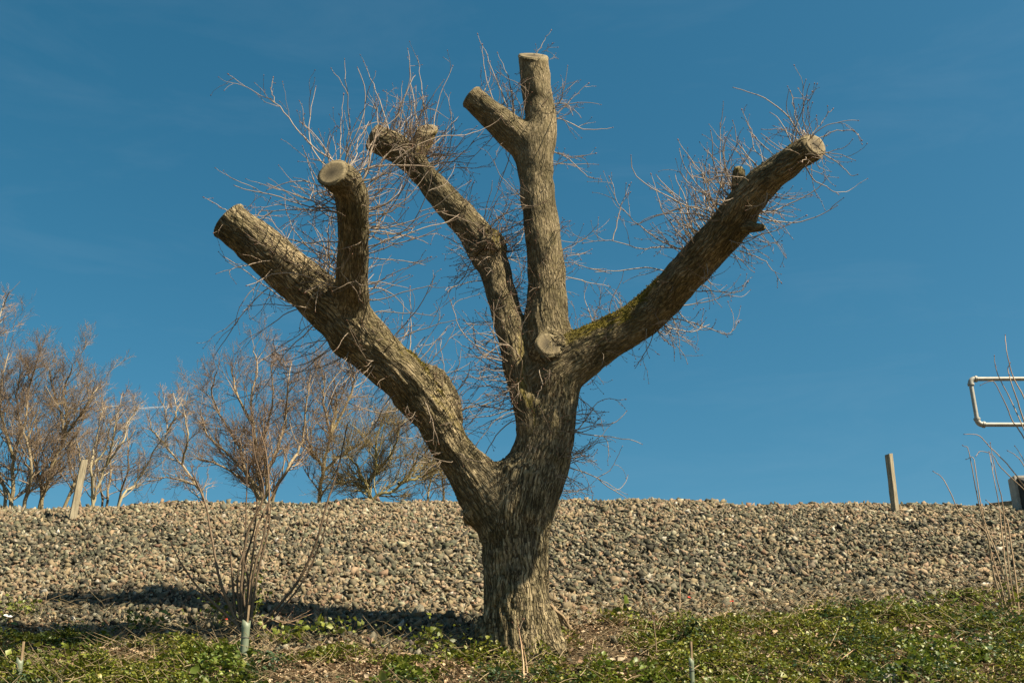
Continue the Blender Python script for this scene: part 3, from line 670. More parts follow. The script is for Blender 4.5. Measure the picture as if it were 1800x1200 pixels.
# long single shoots
SHOOT = [('A', [(600, 292, 7.5), (553, 260, 7.48), (523, 227, 7.45), (483, 180, 7.42), (450, 163, 7.4), (403, 132, 7.38)]), ('A', [(483, 180, 7.42), (478, 160, 7.4), (480, 138, 7.4)]),
 ('A', [(596, 290, 7.5), (600, 225, 7.5), (604, 168, 7.48)]), ('A', [(640, 315, 7.6), (662, 240, 7.6), (690, 190, 7.6)]), ('A', [(645, 515, 8.22), (673, 490, 8.2), (717, 470, 8.15), (755, 453, 8.1)]),
 ('A', [(646, 405, 7.85), (690, 412, 7.82), (730, 398, 7.8), (765, 372, 7.78)]), ('A', [(594, 440, 7.94), (620, 432, 7.78), (648, 416, 7.88)]), ('A', [(600, 478, 8.0), (618, 500, 8.02), (636, 530, 8.16)]),
 ('L', [(587, 480, 8.4), (560, 462, 8.38), (527, 443, 8.36), (487, 400, 8.34), (470, 372, 8.33)]), ('L', [(575, 597, 8.45), (530, 606, 8.43), (483, 622, 8.42)]), ('L', [(660, 640, 8.4), (640, 672, 8.38), (625, 700, 8.37)]), ('L', [(720, 625, 8.5), (722, 570, 8.5), (721, 506, 8.5)]), ('L', [(735, 635, 8.5), (775, 590, 8.5), (793, 570, 8.5)]),
 ('L', [(700, 720, 8.5), (660, 725, 8.48), (565, 690, 8.45)]), ('L', [(400, 372, 8.25), (385, 362, 8.25), (360, 348, 8.25)]),
 ('B', [(735, 232, 8.8), (725, 160, 8.8), (717, 88, 8.8)]), ('B', [(760, 240, 8.8), (770, 180, 8.8), (795, 118, 8.8)]), ('B', [(690, 245, 8.85), (660, 160, 8.85), (640, 110, 8.85)]), ('B', [(750, 255, 8.8), (742, 160, 8.8), (735, 108, 8.8)]),
 ('B', [(870, 590, 8.85), (845, 608, 8.84), (823, 612, 8.84), (797, 595, 8.84)]), ('B', [(760, 285, 8.85), (800, 260, 8.83), (830, 235, 8.82)]), ('B', [(880, 690, 8.8), (850, 670, 8.8), (835, 640, 8.8)]),
 ('D', [(895, 205, 8.75), (885, 170, 8.75), (860, 110, 8.75), (840, 62, 8.75)]), ('D', [(880, 205, 8.75), (855, 140, 8.75), (848, 80, 8.75)]), ('D', [(905, 205, 8.75), (895, 140, 8.75), (875, 95, 8.75)]),
 ('C', [(975, 205, 8.75), (1005, 175, 8.75), (1033, 148, 8.75)]), ('C', [(972, 265, 8.8), (1000, 280, 8.78), (1033, 310, 8.77), (1055, 315, 8.77)]), ('C', [(975, 268, 8.8), (1010, 276, 8.78), (1045, 270, 8.77)]), ('C', [(940, 100, 8.75), (952, 80, 8.75), (968, 55, 8.75)]),
 ('C', [(1000, 775, 8.85), (1030, 735, 8.83), (1057, 703, 8.82), (1097, 702, 8.8)]), ('C', [(998, 800, 8.85), (1035, 785, 8.83), (1075, 745, 8.82)]),
 ('C', [(948, 650, 8.62), (952, 680, 8.55), (942, 700, 8.55), (935, 720, 8.6)]),
 ('E', [(1225, 440, 8.26), (1170, 435, 8.2), (1127, 437, 8.05), (1073, 423, 8.0), (1027, 427, 7.97)]), ('E', [(1222, 450, 8.28), (1165, 425, 8.2), (1133, 403, 8.06), (1090, 363, 8.04), (1072, 313, 8.02)]),
 ('E', [(1077, 422, 8.0), (1090, 370, 8.0), (1105, 328, 8.0)]), ('E', [(1225, 452, 8.25), (1170, 380, 8.1), (1145, 308, 8.1)]), ('E', [(1367, 277, 7.6), (1333, 247, 7.6), (1318, 225, 7.6), (1305, 195, 7.6)]),
 ('E', [(1420, 260, 7.45), (1400, 210, 7.45), (1390, 163, 7.45)]), ('E', [(1425, 240, 7.45), (1445, 215, 7.45), (1463, 193, 7.45)]), ('E', [(1430, 250, 7.45), (1465, 232, 7.45), (1500, 230, 7.45), (1513, 245, 7.45)]), ('E', [(1212, 510, 8.35), (1260, 512, 8.05), (1300, 512, 8.03), (1313, 498, 8.02)]),
 ('E', [(1150, 570, 8.65), (1190, 560, 8.36), (1240, 575, 8.33), (1280, 587, 8.32), (1297, 568, 8.32)]), ('E', [(1290, 360, 7.9), (1230, 300, 7.8), (1193, 248, 7.8)]), ('E', [(1310, 420, 7.85), (1365, 405, 7.82), (1415, 380, 7.8)]), ('E', [(1300, 440, 7.9), (1345, 460, 7.88), (1372, 495, 7.87)])]
for k, pts in SHOOT:
    tb = Tubes(5); P = crom([at(*p) for p in pts], 5); L = np.linalg.norm(np.diff(P, axis=0), axis=1).sum(); rd = random.Random(int(pts[0][0]+pts[-1][1]))
    P[1:-1] += np.array([[rd.gauss(0, .004) for _ in range(3)] for _ in P[1:-1]])
    r0 = .003+.003*min(L, 1); tb.add(P, np.linspace(r0, .0019, len(P)), PALE*rd.uniform(.9, 1.2), 5, tipcol=PALE*.8+BUD*.3)
    tb.bud(P[-1], P[-1]-P[-2], .026, .0065, BUD*1.3)
    for q in range(2, len(P)-1):
        d = P[q+1]-P[q]; s_ = np.array([rd.gauss(0, 1) for _ in range(3)])
        if rd.random() < .6: tb.bud(P[q], d/np.linalg.norm(d)+s_*.5, .016, .0045, BUD*rd.uniform(.9, 1.5))
        if rd.random() < .3: grow(tb, P[q], d/np.linalg.norm(d)+s_*.5, L*rd.uniform(.1, .28), .0024, .5, 1, rd)
    link('shoot', tb.mesh('shoot'), M['twig'], PART[k])
# moss cushions standing proud on the two mossy limbs
def moss_tufts(limb, oid, n):
    k = np.where((own == oid) & (moss > .55) & (up > .15))[0]; 
    if not len(k): return
    r_ = np.random.default_rng(oid); k = r_.choice(k, min(n, len(k)*3)); tb = Tubes(3)
    for q in k:
        d = NV2[q]*.7+r_.normal(0, .5, 3); d /= np.linalg.norm(d); L = r_.uniform(.008, .022)
        p = TV2[q]+r_.normal(0, .004, 3)-d*.003
        tb.add([p, p+d*L*.6, p+d*L], [.0035, .0026, .0008], np.array([.13, .108, .018])*r_.uniform(.45, 1.35), 3)
    tag(link('moss', tb.mesh('moss'), M['litter'], PART[limb]), kind='stuff')
moss_tufts('E', oE, 2600); moss_tufts('L', oL, 900)

# ------------------------------------------------------------------ bare trees behind the crest
def far_tree(name, label, Y, stems, seed, r0=.075, tone=(1, 1, 1), dens=1.0, fine=1.0, blen=1.0, ycol=0):
    rd = random.Random(seed); x0 = at(*stems[0][0], Y)[0]; b = np.array([x0, Y, float(H(x0, Y))])
    t = empty(name, b, label, 'tree', 'bare trees behind the crest'); tone = np.array(tone)
    tr = Tubes(6); cw = Tubes(3); lower = np.array([.17, .142, .075])*tone; upper = np.array([.245, .20, .145])*tone; fin = np.array([.215, .160, .118])*tone
    rg = np.random.default_rng(seed); seeds_ = []
    def level(P0, D0, L0, R0, lev):         # grow all branches of one order at once, then their side branches
        m = len(P0); n = 5 if lev < 3 else 4; D = D0/np.linalg.norm(D0, axis=1, keepdims=True); P = [P0]; DD = []
        for q in range(n-1):
            D = D+rg.normal(0, .15, (m, 3))+np.array([0, 0, .07]); D /= np.linalg.norm(D, axis=1, keepdims=True); P.append(P[-1]+D*(L0/(n-1))[:, None]); DD.append(D)
        P = np.stack(P, 1); rad = R0[:, None]*np.linspace(1, .5, n)[None]
        f0 = (upper if lev < 3 else fin)*rg.uniform(.75, 1.25, (m, 1)); f1 = (upper if lev < 2 else fin)*rg.uniform(.75, 1.3, (m, 1))
        (tr if lev < 2 else cw).bulk(P, rad, f0, f1, 4 if lev < 2 else 3)
        if lev >= 4: return
        k = {1: 4.4, 2: 4.6, 3: 2.8}[lev]*dens; cnt = rg.poisson(k, m); w_ = np.repeat(np.arange(m), cnt); q = rg.integers(1, n, len(w_)); b_ = np.stack(DD, 1)[w_, np.minimum(q, n-2)]
        s_ = rg.normal(size=(len(w_), 3)); s_ -= np.sum(s_*b_, 1, keepdims=True)*b_; s_ /= np.linalg.norm(s_, axis=1, keepdims=True)+1e-9
        level(P[w_, q], b_+s_*rg.uniform(.4, 1.05, (len(w_), 1))+np.array([0, 0, .06]), L0[w_]*rg.uniform(.40, .72, len(w_)), np.maximum(R0[w_]*.5, .0029*fine), lev+1)
    for si, st in enumerate(stems):
        pts = [at(px, py, Y+(rd.uniform(-.5, .5) if i_ else 0)) for i_, (px, py) in enumerate(st)]
        whole = st[0][1] > 860
        if whole: pts = [b+np.array([rd.uniform(-.1, .1), rd.uniform(-.1, .1), -.05]), b*.5+np.array(pts[0])*.5+np.array([rd.uniform(-.1, .1), 0, 0])]+pts
        P = crom(pts, 5); P[2:] += np.array([[rd.gauss(0, .012) for _ in range(3)] for _ in P[2:]])
        rs = np.linspace(r0*(.78 if whole else .48), r0*.16, len(P)); tr.add(P, rs, lower, 6, tipcol=upper)
        i0 = 10 if whole else 2
        for q in range(i0, len(P)):
            fr = (q-i0)/max(1, len(P)-i0)
            for _ in range(2 if rd.random() < .35*dens else 1):
                d = P[q]-P[q-1]; d /= np.linalg.norm(d); s_ = np.array([rd.gauss(0, 1), rd.gauss(0, 1), rd.gauss(0, .6)]); s_ -= (s_@d)*d; s_ /= np.linalg.norm(s_)
                seeds_.append((P[q], d+s_*rd.uniform(.5, 1.1), blen*rd.uniform(.55, 1.1)*(1-.35*fr), max(rs[q]*.5, .008), 1 if rd.random() < .55 else 2))
    for lev in (1, 2):
        S = [q for q in seeds_ if q[4] == lev]
        if S: level(np.array([q[0] for q in S]), np.array([q[1] for q in S]), np.array([q[2] for q in S]), np.array([q[3] for q in S]), lev)
    link('trunk', tr.mesh('trunk'), M['fartree'], t); cr_ = link('crown', cw.mesh('crown'), M['fartree'], t)
    return t
far_tree('bare_tree', 'pale bare tree with its upper twigs reaching in above the reddish thicket', 24, [[(-70, 880), (-55, 740), (-25, 620), (2, 550), (16, 512)], [(-25, 620), (-8, 590), (5, 530)]], 11, .06, (1.3, 1.3, 1.35), .8, 1, .5)
far_tree('bare_tree', 'dense reddish bare tree at the end of the row behind the crest', 26, [[(20, 880), (25, 800), (45, 740), (50, 690), (62, 640)], [(25, 810), (5, 740), (0, 690), (15, 620)], [(10, 875), (-15, 780), (-5, 690)], [(45, 880), (55, 810), (30, 720), (35, 660)], [(20, 880), (-30, 800), (-60, 720)]], 12, .085, (1, 1, .95), 1.25, 1, 1.05)
far_tree('bare_tree', 'leaning bare tree with two forks and a mossy trunk beside the wooden post', 26.5, [[(74, 875), (95, 810), (112, 770), (105, 725), (92, 680), (85, 650)], [(112, 770), (130, 745), (152, 712), (172, 680)], [(74, 875), (60, 810), (52, 765), (70, 720)], [(110, 775), (118, 735), (112, 690), (128, 640)], [(120, 875), (140, 820), (135, 770)]], 13, .08, (1.05, 1.05, .95), 1.2, 1, 1.0)
far_tree('bare_tree', 'pale sparse multi-stemmed bare tree with stubby tips', 24.5, [[(163, 877), (160, 820), (167, 783), (177, 733), (180, 715)], [(165, 877), (187, 817), (217, 773), (225, 745), (243, 713)], [(187, 817), (200, 770), (205, 725)], [(213, 877), (240, 847), (267, 800), (287, 765)], [(160, 820), (185, 790), (195, 740)]], 14, .055, (1.35, 1.4, 1.35), .75, 1, .55)
far_tree('bare_tree', 'low brown bare tree with fine twigs filling the gap behind the pale stems', 28, [[(190, 880), (195, 800), (205, 740), (215, 690)], [(180, 880), (170, 800), (185, 720)], [(210, 880), (225, 810), (222, 740)], [(140, 880), (120, 800), (150, 730)]], 15, .06, (.9, .85, .85), 1.2, 1, .9)
far_tree('bare_tree', 'thin pale bare tree leaning across the gap with upturned ends', 25, [[(360, 890), (345, 852), (320, 817), (293, 783), (294, 747), (287, 703)], [(293, 783), (270, 760), (262, 735)], [(320, 817), (330, 770), (325, 735), (318, 700)], [(294, 760), (310, 725), (305, 690)], [(345, 852), (300, 840), (265, 845)]], 16, .055, (1.25, 1.25, 1.25), .85, 1, .6)
far_tree('bare_tree', 'large fan-shaped bare tree with many pale stems and reddish twig haze', 26, [[(466, 880), (472, 830), (490, 780), (502, 735), (506, 680), (512, 640)], [(460, 880), (452, 820), (447, 760), (441, 700), (452, 650), (446, 610)], [(455, 880), (422, 840), (382, 815), (345, 805)], [(457, 880), (432, 830), (420, 785), (392, 740), (372, 690), (382, 655)], [(480, 875), (507, 820), (531, 775), (540, 700), (546, 660)], [(470, 850), (465, 780), (480, 700), (476, 645)], [(455, 860), (405, 800), (365, 765), (352, 720)], [(440, 740), (415, 690), (410, 645)]], 17, .075, (1.12, 1.08, 1.02), 1.1, 1, 1.0)
far_tree('bare_tree', 'upright bare tree with a thick mossy trunk and pale forked top', 27, [[(562, 882), (570, 810), (580, 765), (568, 700), (572, 655)], [(578, 770), (604, 720), (622, 675), (618, 650)], [(566, 830), (600, 800), (640, 775), (655, 740)], [(568, 820), (545, 790), (540, 750)], [(580, 765), (592, 715), (588, 665)]], 18, .085, (1.08, 1.05, .95), 1.15, 1, 1.0)
far_tree('bare_tree', 'spreading bare tree with yellow-green lichened limbs and dense brown twigs', 26, [[(652, 886), (645, 852), (662, 830), (692, 790), (702, 745)], [(652, 875), (622, 848), (598, 846)], [(646, 855), (626, 818), (612, 800)], [(656, 880), (692, 862), (722, 830), (738, 790)], [(662, 830), (660, 780), (672, 740)], [(700, 850), (745, 835), (775, 815)]], 19, .085, (1.1, 1.15, .8), 1.3, 1, 1.0)
far_tree('bare_tree', 'slim twin-stemmed bare tree half hidden by the big leaning limb', 27, [[(752, 882), (756, 830), (745, 780)], [(780, 880), (775, 830), (768, 785)]], 20, .06, (1.1, 1.1, .95), 1.0, 1, .8)

# ------------------------------------------------------------------ posts, rail, block, plank
def box_mesh(name, p0, p1, hw, hd, top_slope=0, bev=.006, twist=0, seed=0):
    """a slightly worn square bar from p0 to p1"""
    p0, p1 = np.array(p0), np.array(p1); d = (p1-p0)/np.linalg.norm(p1-p0); x_ = np.array([math.cos(twist), math.sin(twist), 0]); x_ -= (x_@d)*d; x_ /= np.linalg.norm(x_); y_ = np.cross(d, x_)
    r_ = np.random.default_rng(seed); L = np.linalg.norm(p1-p0); n = 9; V_, F_ = [], []
    prof = [(-hw+bev, -hd), (hw-bev, -hd), (hw, -hd+bev), (hw, hd-bev), (hw-bev, hd), (-hw+bev, hd), (-hw, hd-bev), (-hw, -hd+bev)]
    for q in range(n):
        for a, b in prof:
            j = r_.normal(0, .0015, 2); s_ = top_slope*a if q == n-1 else 0
            V_.append(p0+d*(L*q/(n-1)+s_)+x_*(a+j[0])+y_*(b+j[1]))
    for q in range(n-1): F_ += [(q*8+a, q*8+(a+1) % 8, q*8+8+(a+1) % 8, q*8+8+a) for a in range(8)]
    F_ += [tuple(range(7, -1, -1)), tuple((n-1)*8+a for a in range(8))]
    return mesh_np(name, V_, polys=F_)
for (bp_, tp_, hw, lb, sd) in (((127, 914), (148, 809), .040, 'leaning square wooden post in front of the bare trees on the stone slope', 1), ((1574, 900), (1562, 798), .034, 'slim grey wooden post standing alone against the sky on the stone crest', 2)):
    g = ground_hit(*bp_); top = at(tp_[0], tp_[1], g[1]); d = (top-g)/np.linalg.norm(top-g); me = box_mesh('fence_post', g-d*.25, top, hw, hw*1.2, .25, .005, .5, sd); shift(me, g)
    o = link('fence_post', me, M['post'], loc=tuple(g)); tag(o, lb, 'post')

RY = 13.0; rail = None
p1, p2, p3, p4 = at(1840, 664, RY), at(1705, 666, RY), at(1719, 746, RY), at(1840, 747, RY)
xr = p1[0]+.9; gz = float(H(xr, RY))
rail = empty('handrail', (xr, RY, gz), 'grey galvanised tube handrail with a rounded end above the stone bank', 'handrail')
def tube_obj(name, P, rad, mat, parent, sides=14):
    tb = Tubes(sides); tb.add(P, rad, (.5, .5, .5), sides, cap=True); return link(name, tb.mesh(name), mat, parent)
e1, e2 = np.array([xr+1.4, RY, p1[2]]), np.array([xr+1.4, RY, p4[2]])
rr_ = .026
def bend(a, c, b, k=.07):
    a_ = c+(a-c)/np.linalg.norm(a-c)*k; b_ = c+(b-c)/np.linalg.norm(b-c)*k; t = np.linspace(0, 1, 9)[:, None]
    return (1-t)**2*a_+2*t*(1-t)*c+t*t*b_
tube_obj('rail', [e1, p2+np.array([.06, 0, 0])], rr_, M['steel'], rail); tube_obj('rail', [e2, p3+np.array([.06, 0, 0])], rr_, M['steel'], rail)
dn = (p3-p2)/np.linalg.norm(p3-p2); tube_obj('end_tube', [p2+dn*.05, p3-dn*.05], rr_, M['steel'], rail)
for a, c, b in ((e1, p2, p3), (p2, p3, e2)):
    el = tube_obj('elbow', bend(a, c, b), rr_*1.3, M['steel'], rail)
    B_ = bend(a, c, b)
    for q in (0, -1):
        d = B_[1]-B_[0] if q == 0 else B_[-1]-B_[-2]; d = d/np.linalg.norm(d); tube_obj('collar', [B_[q]-d*.012, B_[q]+d*.012], rr_*1.55, M['steel'], el)
for xx in (xr, xr+1.3):
    tube_obj('rail_post', [(xx, RY+.055, float(H(xx, RY))-.2), (xx, RY+.055, p1[2]+.03)], rr_, M['steel'], rail)

def poly_prism(name, pts_a, pts_b, mat, parent=None, loc=None):
    n = len(pts_a); me = mesh_np(name, list(pts_a)+list(pts_b), polys=[tuple(range(n))]+[tuple(range(2*n-1, n-1, -1))]+[(q, n+q, n+(q+1) % n, (q+1) % n) for q in range(n)])
    bm = bmesh.new(); bm.from_mesh(me); bmesh.ops.recalc_face_normals(bm, faces=bm.faces); bmesh.ops.bevel(bm, geom=list(bm.edges), offset=.008, segments=2, affect='EDGES'); bm.to_mesh(me); bm.free()
    return link(name, me, mat, parent)
BY = 14.6; bx = at(1786, 860, BY)[0]; bz = float(H(bx, BY)); topz = at(1786, 835, BY)[2]
hw_ = empty('concrete_headwall', (bx+1, BY, bz), 'grey concrete headwall with a sloping wing wall where the stone crest ends', 'wall')
poly_prism('back_wall', [(bx, BY, bz-.6), (bx+3, BY, bz-.6), (bx+3, BY, topz), (bx, BY, topz)], [(bx, BY+.2, bz-.6), (bx+3, BY+.2, bz-.6), (bx+3, BY+.2, topz), (bx, BY+.2, topz)], M['concrete'], hw_)
wx = bx+.03
poly_prism('wing_wall', [(wx, BY-.003, topz-.03), (wx, BY-.003, bz-.7), (wx+.25, BY-1.5, bz-1.4), (wx+.25, BY-1.5, bz-.42)], [(wx+.18, BY-.003, topz-.03), (wx+.18, BY-.003, bz-.7), (wx+.43, BY-1.5, bz-1.4), (wx+.43, BY-1.5, bz-.42)], M['shade_concrete'], hw_)  # concrete like the back wall; its shade is painted in by the dark material
g = ground_hit(1740, 884); g2 = ground_hit(1786, 880); me = box_mesh('timber_plank', g+np.array([0, 0, .04]), g2+np.array([0, 0, .07]), .012, .035, 0, .004, 1.2, 9); shift(me, g)
tag(link('timber_plank', me, M['wood'], loc=tuple(g)), 'pale split plank lying on the stones beside the concrete headwall', 'plank')
g = ground_hit(1565, 1198); me = box_mesh('marker_stub', g+np.array([0, 0, -.2]), g+np.array([0, 0, .05]), .062, .05, 0, .012, .1, 4); shift(me, g)
tag(link('marker_stub', me, M['concrete'], loc=tuple(g)), 'small grey concrete stub poking out of the ivy on the bank', 'marker')

# ------------------------------------------------------------------ shrubs made of whips
STEMC = np.array([.27, .205, .125])
def shrub(name, label, bpx, stems, rbase, seed, twig=.3, cat='shrub', lean=0, tone=1.0):
    g = ground_hit(*bpx); t = empty(name, g, label, cat); rd = random.Random(seed)
    for si, st in enumerate(stems):
        Yb = g[1]+rd.uniform(-.06, .06); n = len(st)
        pts = [at(px, py, Yb+lean*i_/n+rd.uniform(-.05, .05)*(i_ > 0)) for i_, (px, py) in enumerate(st)]
        gz_ = float(H(pts[0][0], pts[0][1]))
        if pts[0][2] > gz_-.02: pts = [np.array([pts[0][0]*.6+g[0]*.4, pts[0][1], gz_-.04])]+pts
        P = crom(pts, 6); L = np.linalg.norm(np.diff(P, axis=0), axis=1).sum()
        P[2:] += np.array([[rd.gauss(0, .0009) for _ in range(3)] for _ in P[2:]])
        tb = Tubes(6); r0 = rbase*rd.uniform(.8, 1.15); c = STEMC*rd.uniform(.75, 1.3)*tone
        tb.add(P, np.linspace(r0, max(r0*.3, .0022), len(P))*np.array([1+.12*(rd.random() < .15) for _ in P]), c, 6, tipcol=c*np.array([1.05, .88, .85]))
        tb.bud(P[-1], P[-1]-P[-2], .022, .006, BUD)
        for q in range(4, len(P)-1):
            if rd.random() < twig:
                d = P[q+1]-P[q]; s_ = np.array([rd.gauss(0, 1) for _ in range(3)]); tb.bud(P[q], d/np.linalg.norm(d)+s_*.4, .015, .004, BUD*1.3)
                if rd.random() < twig*.6: grow(tb, P[q], d/np.linalg.norm(d)+s_*.4, L*rd.uniform(.06, .2), .003, .4, 1, rd)
        link('stem', tb.mesh('stem'), M['twig'], t)
    return t
sap = shrub('coppiced_sapling', 'leafless many-stemmed sapling growing out of a pale green tree guard', (428, 1112), [
 [(417, 1100), (383, 1067), (347, 1030), (317, 987), (300, 953)], [(415, 1095), (387, 1020), (373, 950), (363, 893), (350, 857), (338, 832)], [(423, 1100), (417, 1017), (430, 957), (433, 883), (435, 800)],
 [(433, 1090), (443, 987), (453, 927), (480, 867), (513, 817)], [(425, 1095), (424, 1033), (434, 940), (460, 883), (462, 850), (448, 800), (443, 752)], [(436, 1090), (447, 1000), (460, 957), (473, 880), (468, 800), (455, 750)],
 [(452, 1100), (470, 1085), (520, 1027), (553, 960), (573, 890), (593, 827), (611, 745)], [(455, 1104), (476, 1090), (533, 1020), (567, 943), (580, 890)], [(414, 1090), (407, 1000), (405, 970)], [(420, 1095), (395, 1050), (378, 1030)], [(431, 1090), (428, 1000), (447, 930), (452, 880)], [(440, 1095), (452, 1010), (470, 940), (476, 890)], [(430, 1090), (436, 1020), (420, 960)]], .0140, 31, .25, lean=.05, tone=.40)
shrub('whip_shrub', 'cluster of tall thin bare whips rising from ivy by the stone slope', (1783, 1080), [
 [(1786, 1072), (1775, 1010), (1763, 890), (1752, 840), (1741, 780)], [(1780, 1072), (1768, 1000), (1757, 895), (1749, 850), (1739, 795)], [(1757, 1020), (1745, 980), (1722, 890), (1712, 840), (1702, 790), (1694, 784)],
 [(1775, 1050), (1757, 985), (1735, 930), (1725, 890), (1717, 840), (1711, 805), (1700, 806)], [(1745, 1000), (1735, 940), (1715, 920), (1690, 905), (1668, 860), (1655, 838), (1642, 829)], [(1790, 1060), (1775, 940), (1765, 905), (1735, 880)]], .0095, 32, .08, tone=1.05)
shrub('whip_shrub', 'bent bare whips arching up in front of the tube handrail', (1850, 1080), [
 [(1855, 1050), (1830, 890), (1800, 860), (1760, 822), (1745, 800), (1724, 793), (1716, 801)], [(1860, 1050), (1830, 890), (1800, 853), (1770, 815), (1740, 785), (1720, 765), (1697, 763)],
 [(1860, 1050), (1835, 850), (1800, 770), (1780, 740), (1770, 715), (1750, 675), (1740, 670), (1725, 676)], [(1850, 1050), (1830, 830), (1800, 755), (1775, 700), (1755, 660), (1749, 640), (1748, 627)],
 [(1865, 1050), (1840, 800), (1800, 700), (1780, 660), (1770, 620), (1767, 590)], [(1848, 1050), (1825, 830), (1795, 725), (1780, 680), (1772, 650), (1775, 640)], [(1850, 1050), (1830, 900), (1800, 820), (1785, 800), (1773, 793)], [(1860, 1050), (1830, 880), (1800, 810), (1785, 785)]], .009, 33, .1, tone=1.05)
shrub('dead_plant', 'pair of pale reddish dead stems in front of the tree trunk', (925, 1199), [[(921, 1200), (920, 1170), (917, 1140), (913, 1112), (910, 1092)], [(928, 1200), (925, 1165), (918, 1130)]], .008, 34, .5, 'stem', tone=1.4)
shrub('bramble_cane', 'dark thin bramble cane standing on the bank over dry grass', (1153, 1160), [[(1154, 1160), (1153, 1125), (1148, 1090), (1140, 1060), (1128, 1032)]], .0065, 35, .3, 'bramble', tone=.55)
shrub('dead_plant', 'single straw-coloured stem with a red scrap beside it', (1262, 1112), [[(1266, 1105), (1275, 1080), (1286, 1054)]], .006, 36, .1, 'stem', tone=1.7)
shrub('dead_plant', 'thin straw stalk standing upright against the ballast stones', (1192, 1092), [[(1192, 1090), (1195, 1060), (1195, 1020), (1193, 985)]], .005, 37, .1, 'stem', tone=1.5)
shrub('dead_plant', 'pale curved stalk arching over the ivy near the concrete stub', (1468, 1199), [[(1468, 1200), (1472, 1172), (1480, 1157), (1500, 1142)]], .006, 38, .1, 'stem', tone=1.9)
shrub('dead_plant', 'brown broken stalk with a small yellow tip beside the shaded trunk', (828, 1110), [[(828, 1108), (832, 1085), (812, 1075), (797, 1069)]], .006, 39, .2, 'stem', tone=.9)
shrub('dead_plant', 'fallen bleached stick arching from ivy onto the stones', (1382, 1086), [[(1382, 1085), (1405, 1075), (1435, 1070), (1478, 1073)]], .0075, 40, .05, 'stick', tone=2.0)
shrub('dead_brambles', 'tangle of dry bare brambles beside the tree guard', (490, 1130), [[(450, 1092), (475, 1110), (490, 1125)], [(462, 1085), (500, 1095), (548, 1078)], [(470, 1118), (485, 1100), (520, 1085), (545, 1072)], [(480, 1122), (510, 1108), (535, 1095)], [(452, 1115), (465, 1095), (485, 1090), (530, 1100)], [(500, 1125), (495, 1100), (510, 1080)]], .0055, 41, .6, 'brambles', tone=1.3)

def guard(bpx, tpx, wpx, lb, stake=True):
    g = ground_hit(*bpx); top = at(tpx[0], tpx[1], g[1]); t = empty('tree_guard', g, lb, 'tree guard'); rad = wpx/F*axial(g)/2
    d = top-g; K = 18; V_, F_ = [], []; n = 8
    for q in range(n):
        f = q/(n-1); c = g+d*f-np.array([0, 0, .04])*(1-f); rr2 = rad*(1+.10*(f-.5)+.02*math.sin(q*2.1))
        for k in range(K):
            a = .25+k/(K-1)*(2*math.pi-.1); V_.append(c+np.array([math.cos(a)*rr2*(1+.03*(k % 2)), math.sin(a)*rr2, .012*math.sin(a*2) if q == n-1 else 0]))
    for q in range(n-1): F_ += [(q*K+k, q*K+k+1, q*K+K+k+1, q*K+K+k) for k in range(K-1)]
    me = mesh_np('tube', V_, polys=F_, smooth=True)
    o = link('tube', me, M['guard'], t); md = o.modifiers.new('thick', 'SOLIDIFY'); md.thickness = .0025
    if stake:
        me = box_mesh('stake', g+np.array([rad*.3, .0, -.1]), top+np.array([rad*.3, 0, .12]), .0075, .0075, 0, .002, .3, 5); link('stake', me, M['wood'], t)
    tb = Tubes(8); c = g+d*.62; a = np.linspace(0, 2*math.pi, 16)
    tb.add(np.stack([c[0]+np.cos(a)*rad*1.08, c[1]+np.sin(a)*rad*1.08, np.full(16, c[2])], -1), .003, (.1, .1, .09), 5); link('tie', tb.mesh('tie'), M['twig'], t)
guard((427, 1168), (433, 1092), 14, 'pale green plastic tree guard tube around the base of the coppiced sapling')
guard((31, 1215), (35, 1158), 11, 'narrow pale green tree guard tube among the leafy weeds')
guard((1217, 1212), (1215, 1158), 9, 'short split green tree guard tube in the dry grass')

# broken root beside the trunk
g = ground_hit(992, 1105); t = empty('broken_root', g, 'splintered brown dead root leaning against the foot of the trunk', 'root')
for (a, b, r0, sd) in (((966, 1062, -.10), (1000, 1118, .02), .030, 1), ((972, 1070, -.12), (1012, 1125, -.03), .018, 2), ((968, 1058, -.08), (990, 1100, .03), .014, 3)):
    rd = random.Random(sd); p = at(a[0], a[1], g[1]+a[2]); q = at(b[0], b[1], g[1]+a[2]*.5-.05); q[2] = float(H(q[0], q[1]))-.01
    P = crom([p, p*.6+q*.4+np.array([.01, -.01, .015]), p*.3+q*.7, q], 5); tb = Tubes(7)
    rads = np.linspace(r0*.45, r0, len(P))*np.array([rd.uniform(.8, 1.15) for _ in P]); tb.add(P, rads, (.28, .19, .115), 7, tipcol=(.20, .14, .09), cap=True)
    link('splinter', tb.mesh('splinter', False), M['wood'], t)

# wood chips, scraps and the odd bit of rubbish
def chip(name, px, py, L, wd, th, rz, lb, cat, mat, seed, group=None):
    g = ground_hit(px, py); r_ = np.random.default_rng(seed); n = 7; x = np.linspace(-.5, .5, n); V_ = []
    for q in x:
        ww = wd*(1-abs(q*2)**2.2*.75)*r_.uniform(.75, 1.1); zz = .25*L*(.25-q*q)*.35+r_.normal(0, th*.2)
        V_ += [(q*L, -ww/2, zz), (q*L, ww/2, zz+th*.3), (q*L, ww/2*.8, zz+th), (q*L, -ww/2*.8, zz+th)]
    F_ = [(k*4+a, k*4+(a+1) % 4, k*4+4+(a+1) % 4, k*4+4+a) for k in range(n-1) for a in range(4)]+[(3, 2, 1, 0), tuple((n-1)*4+a for a in range(4))]
    o = link(name, mesh_np(name, V_, polys=F_), mat, loc=(g[0], g[1]-.02, g[2]+.035)); o.rotation_euler = (math.atan(SL)+.2, 0, rz); tag(o, lb, cat, group)
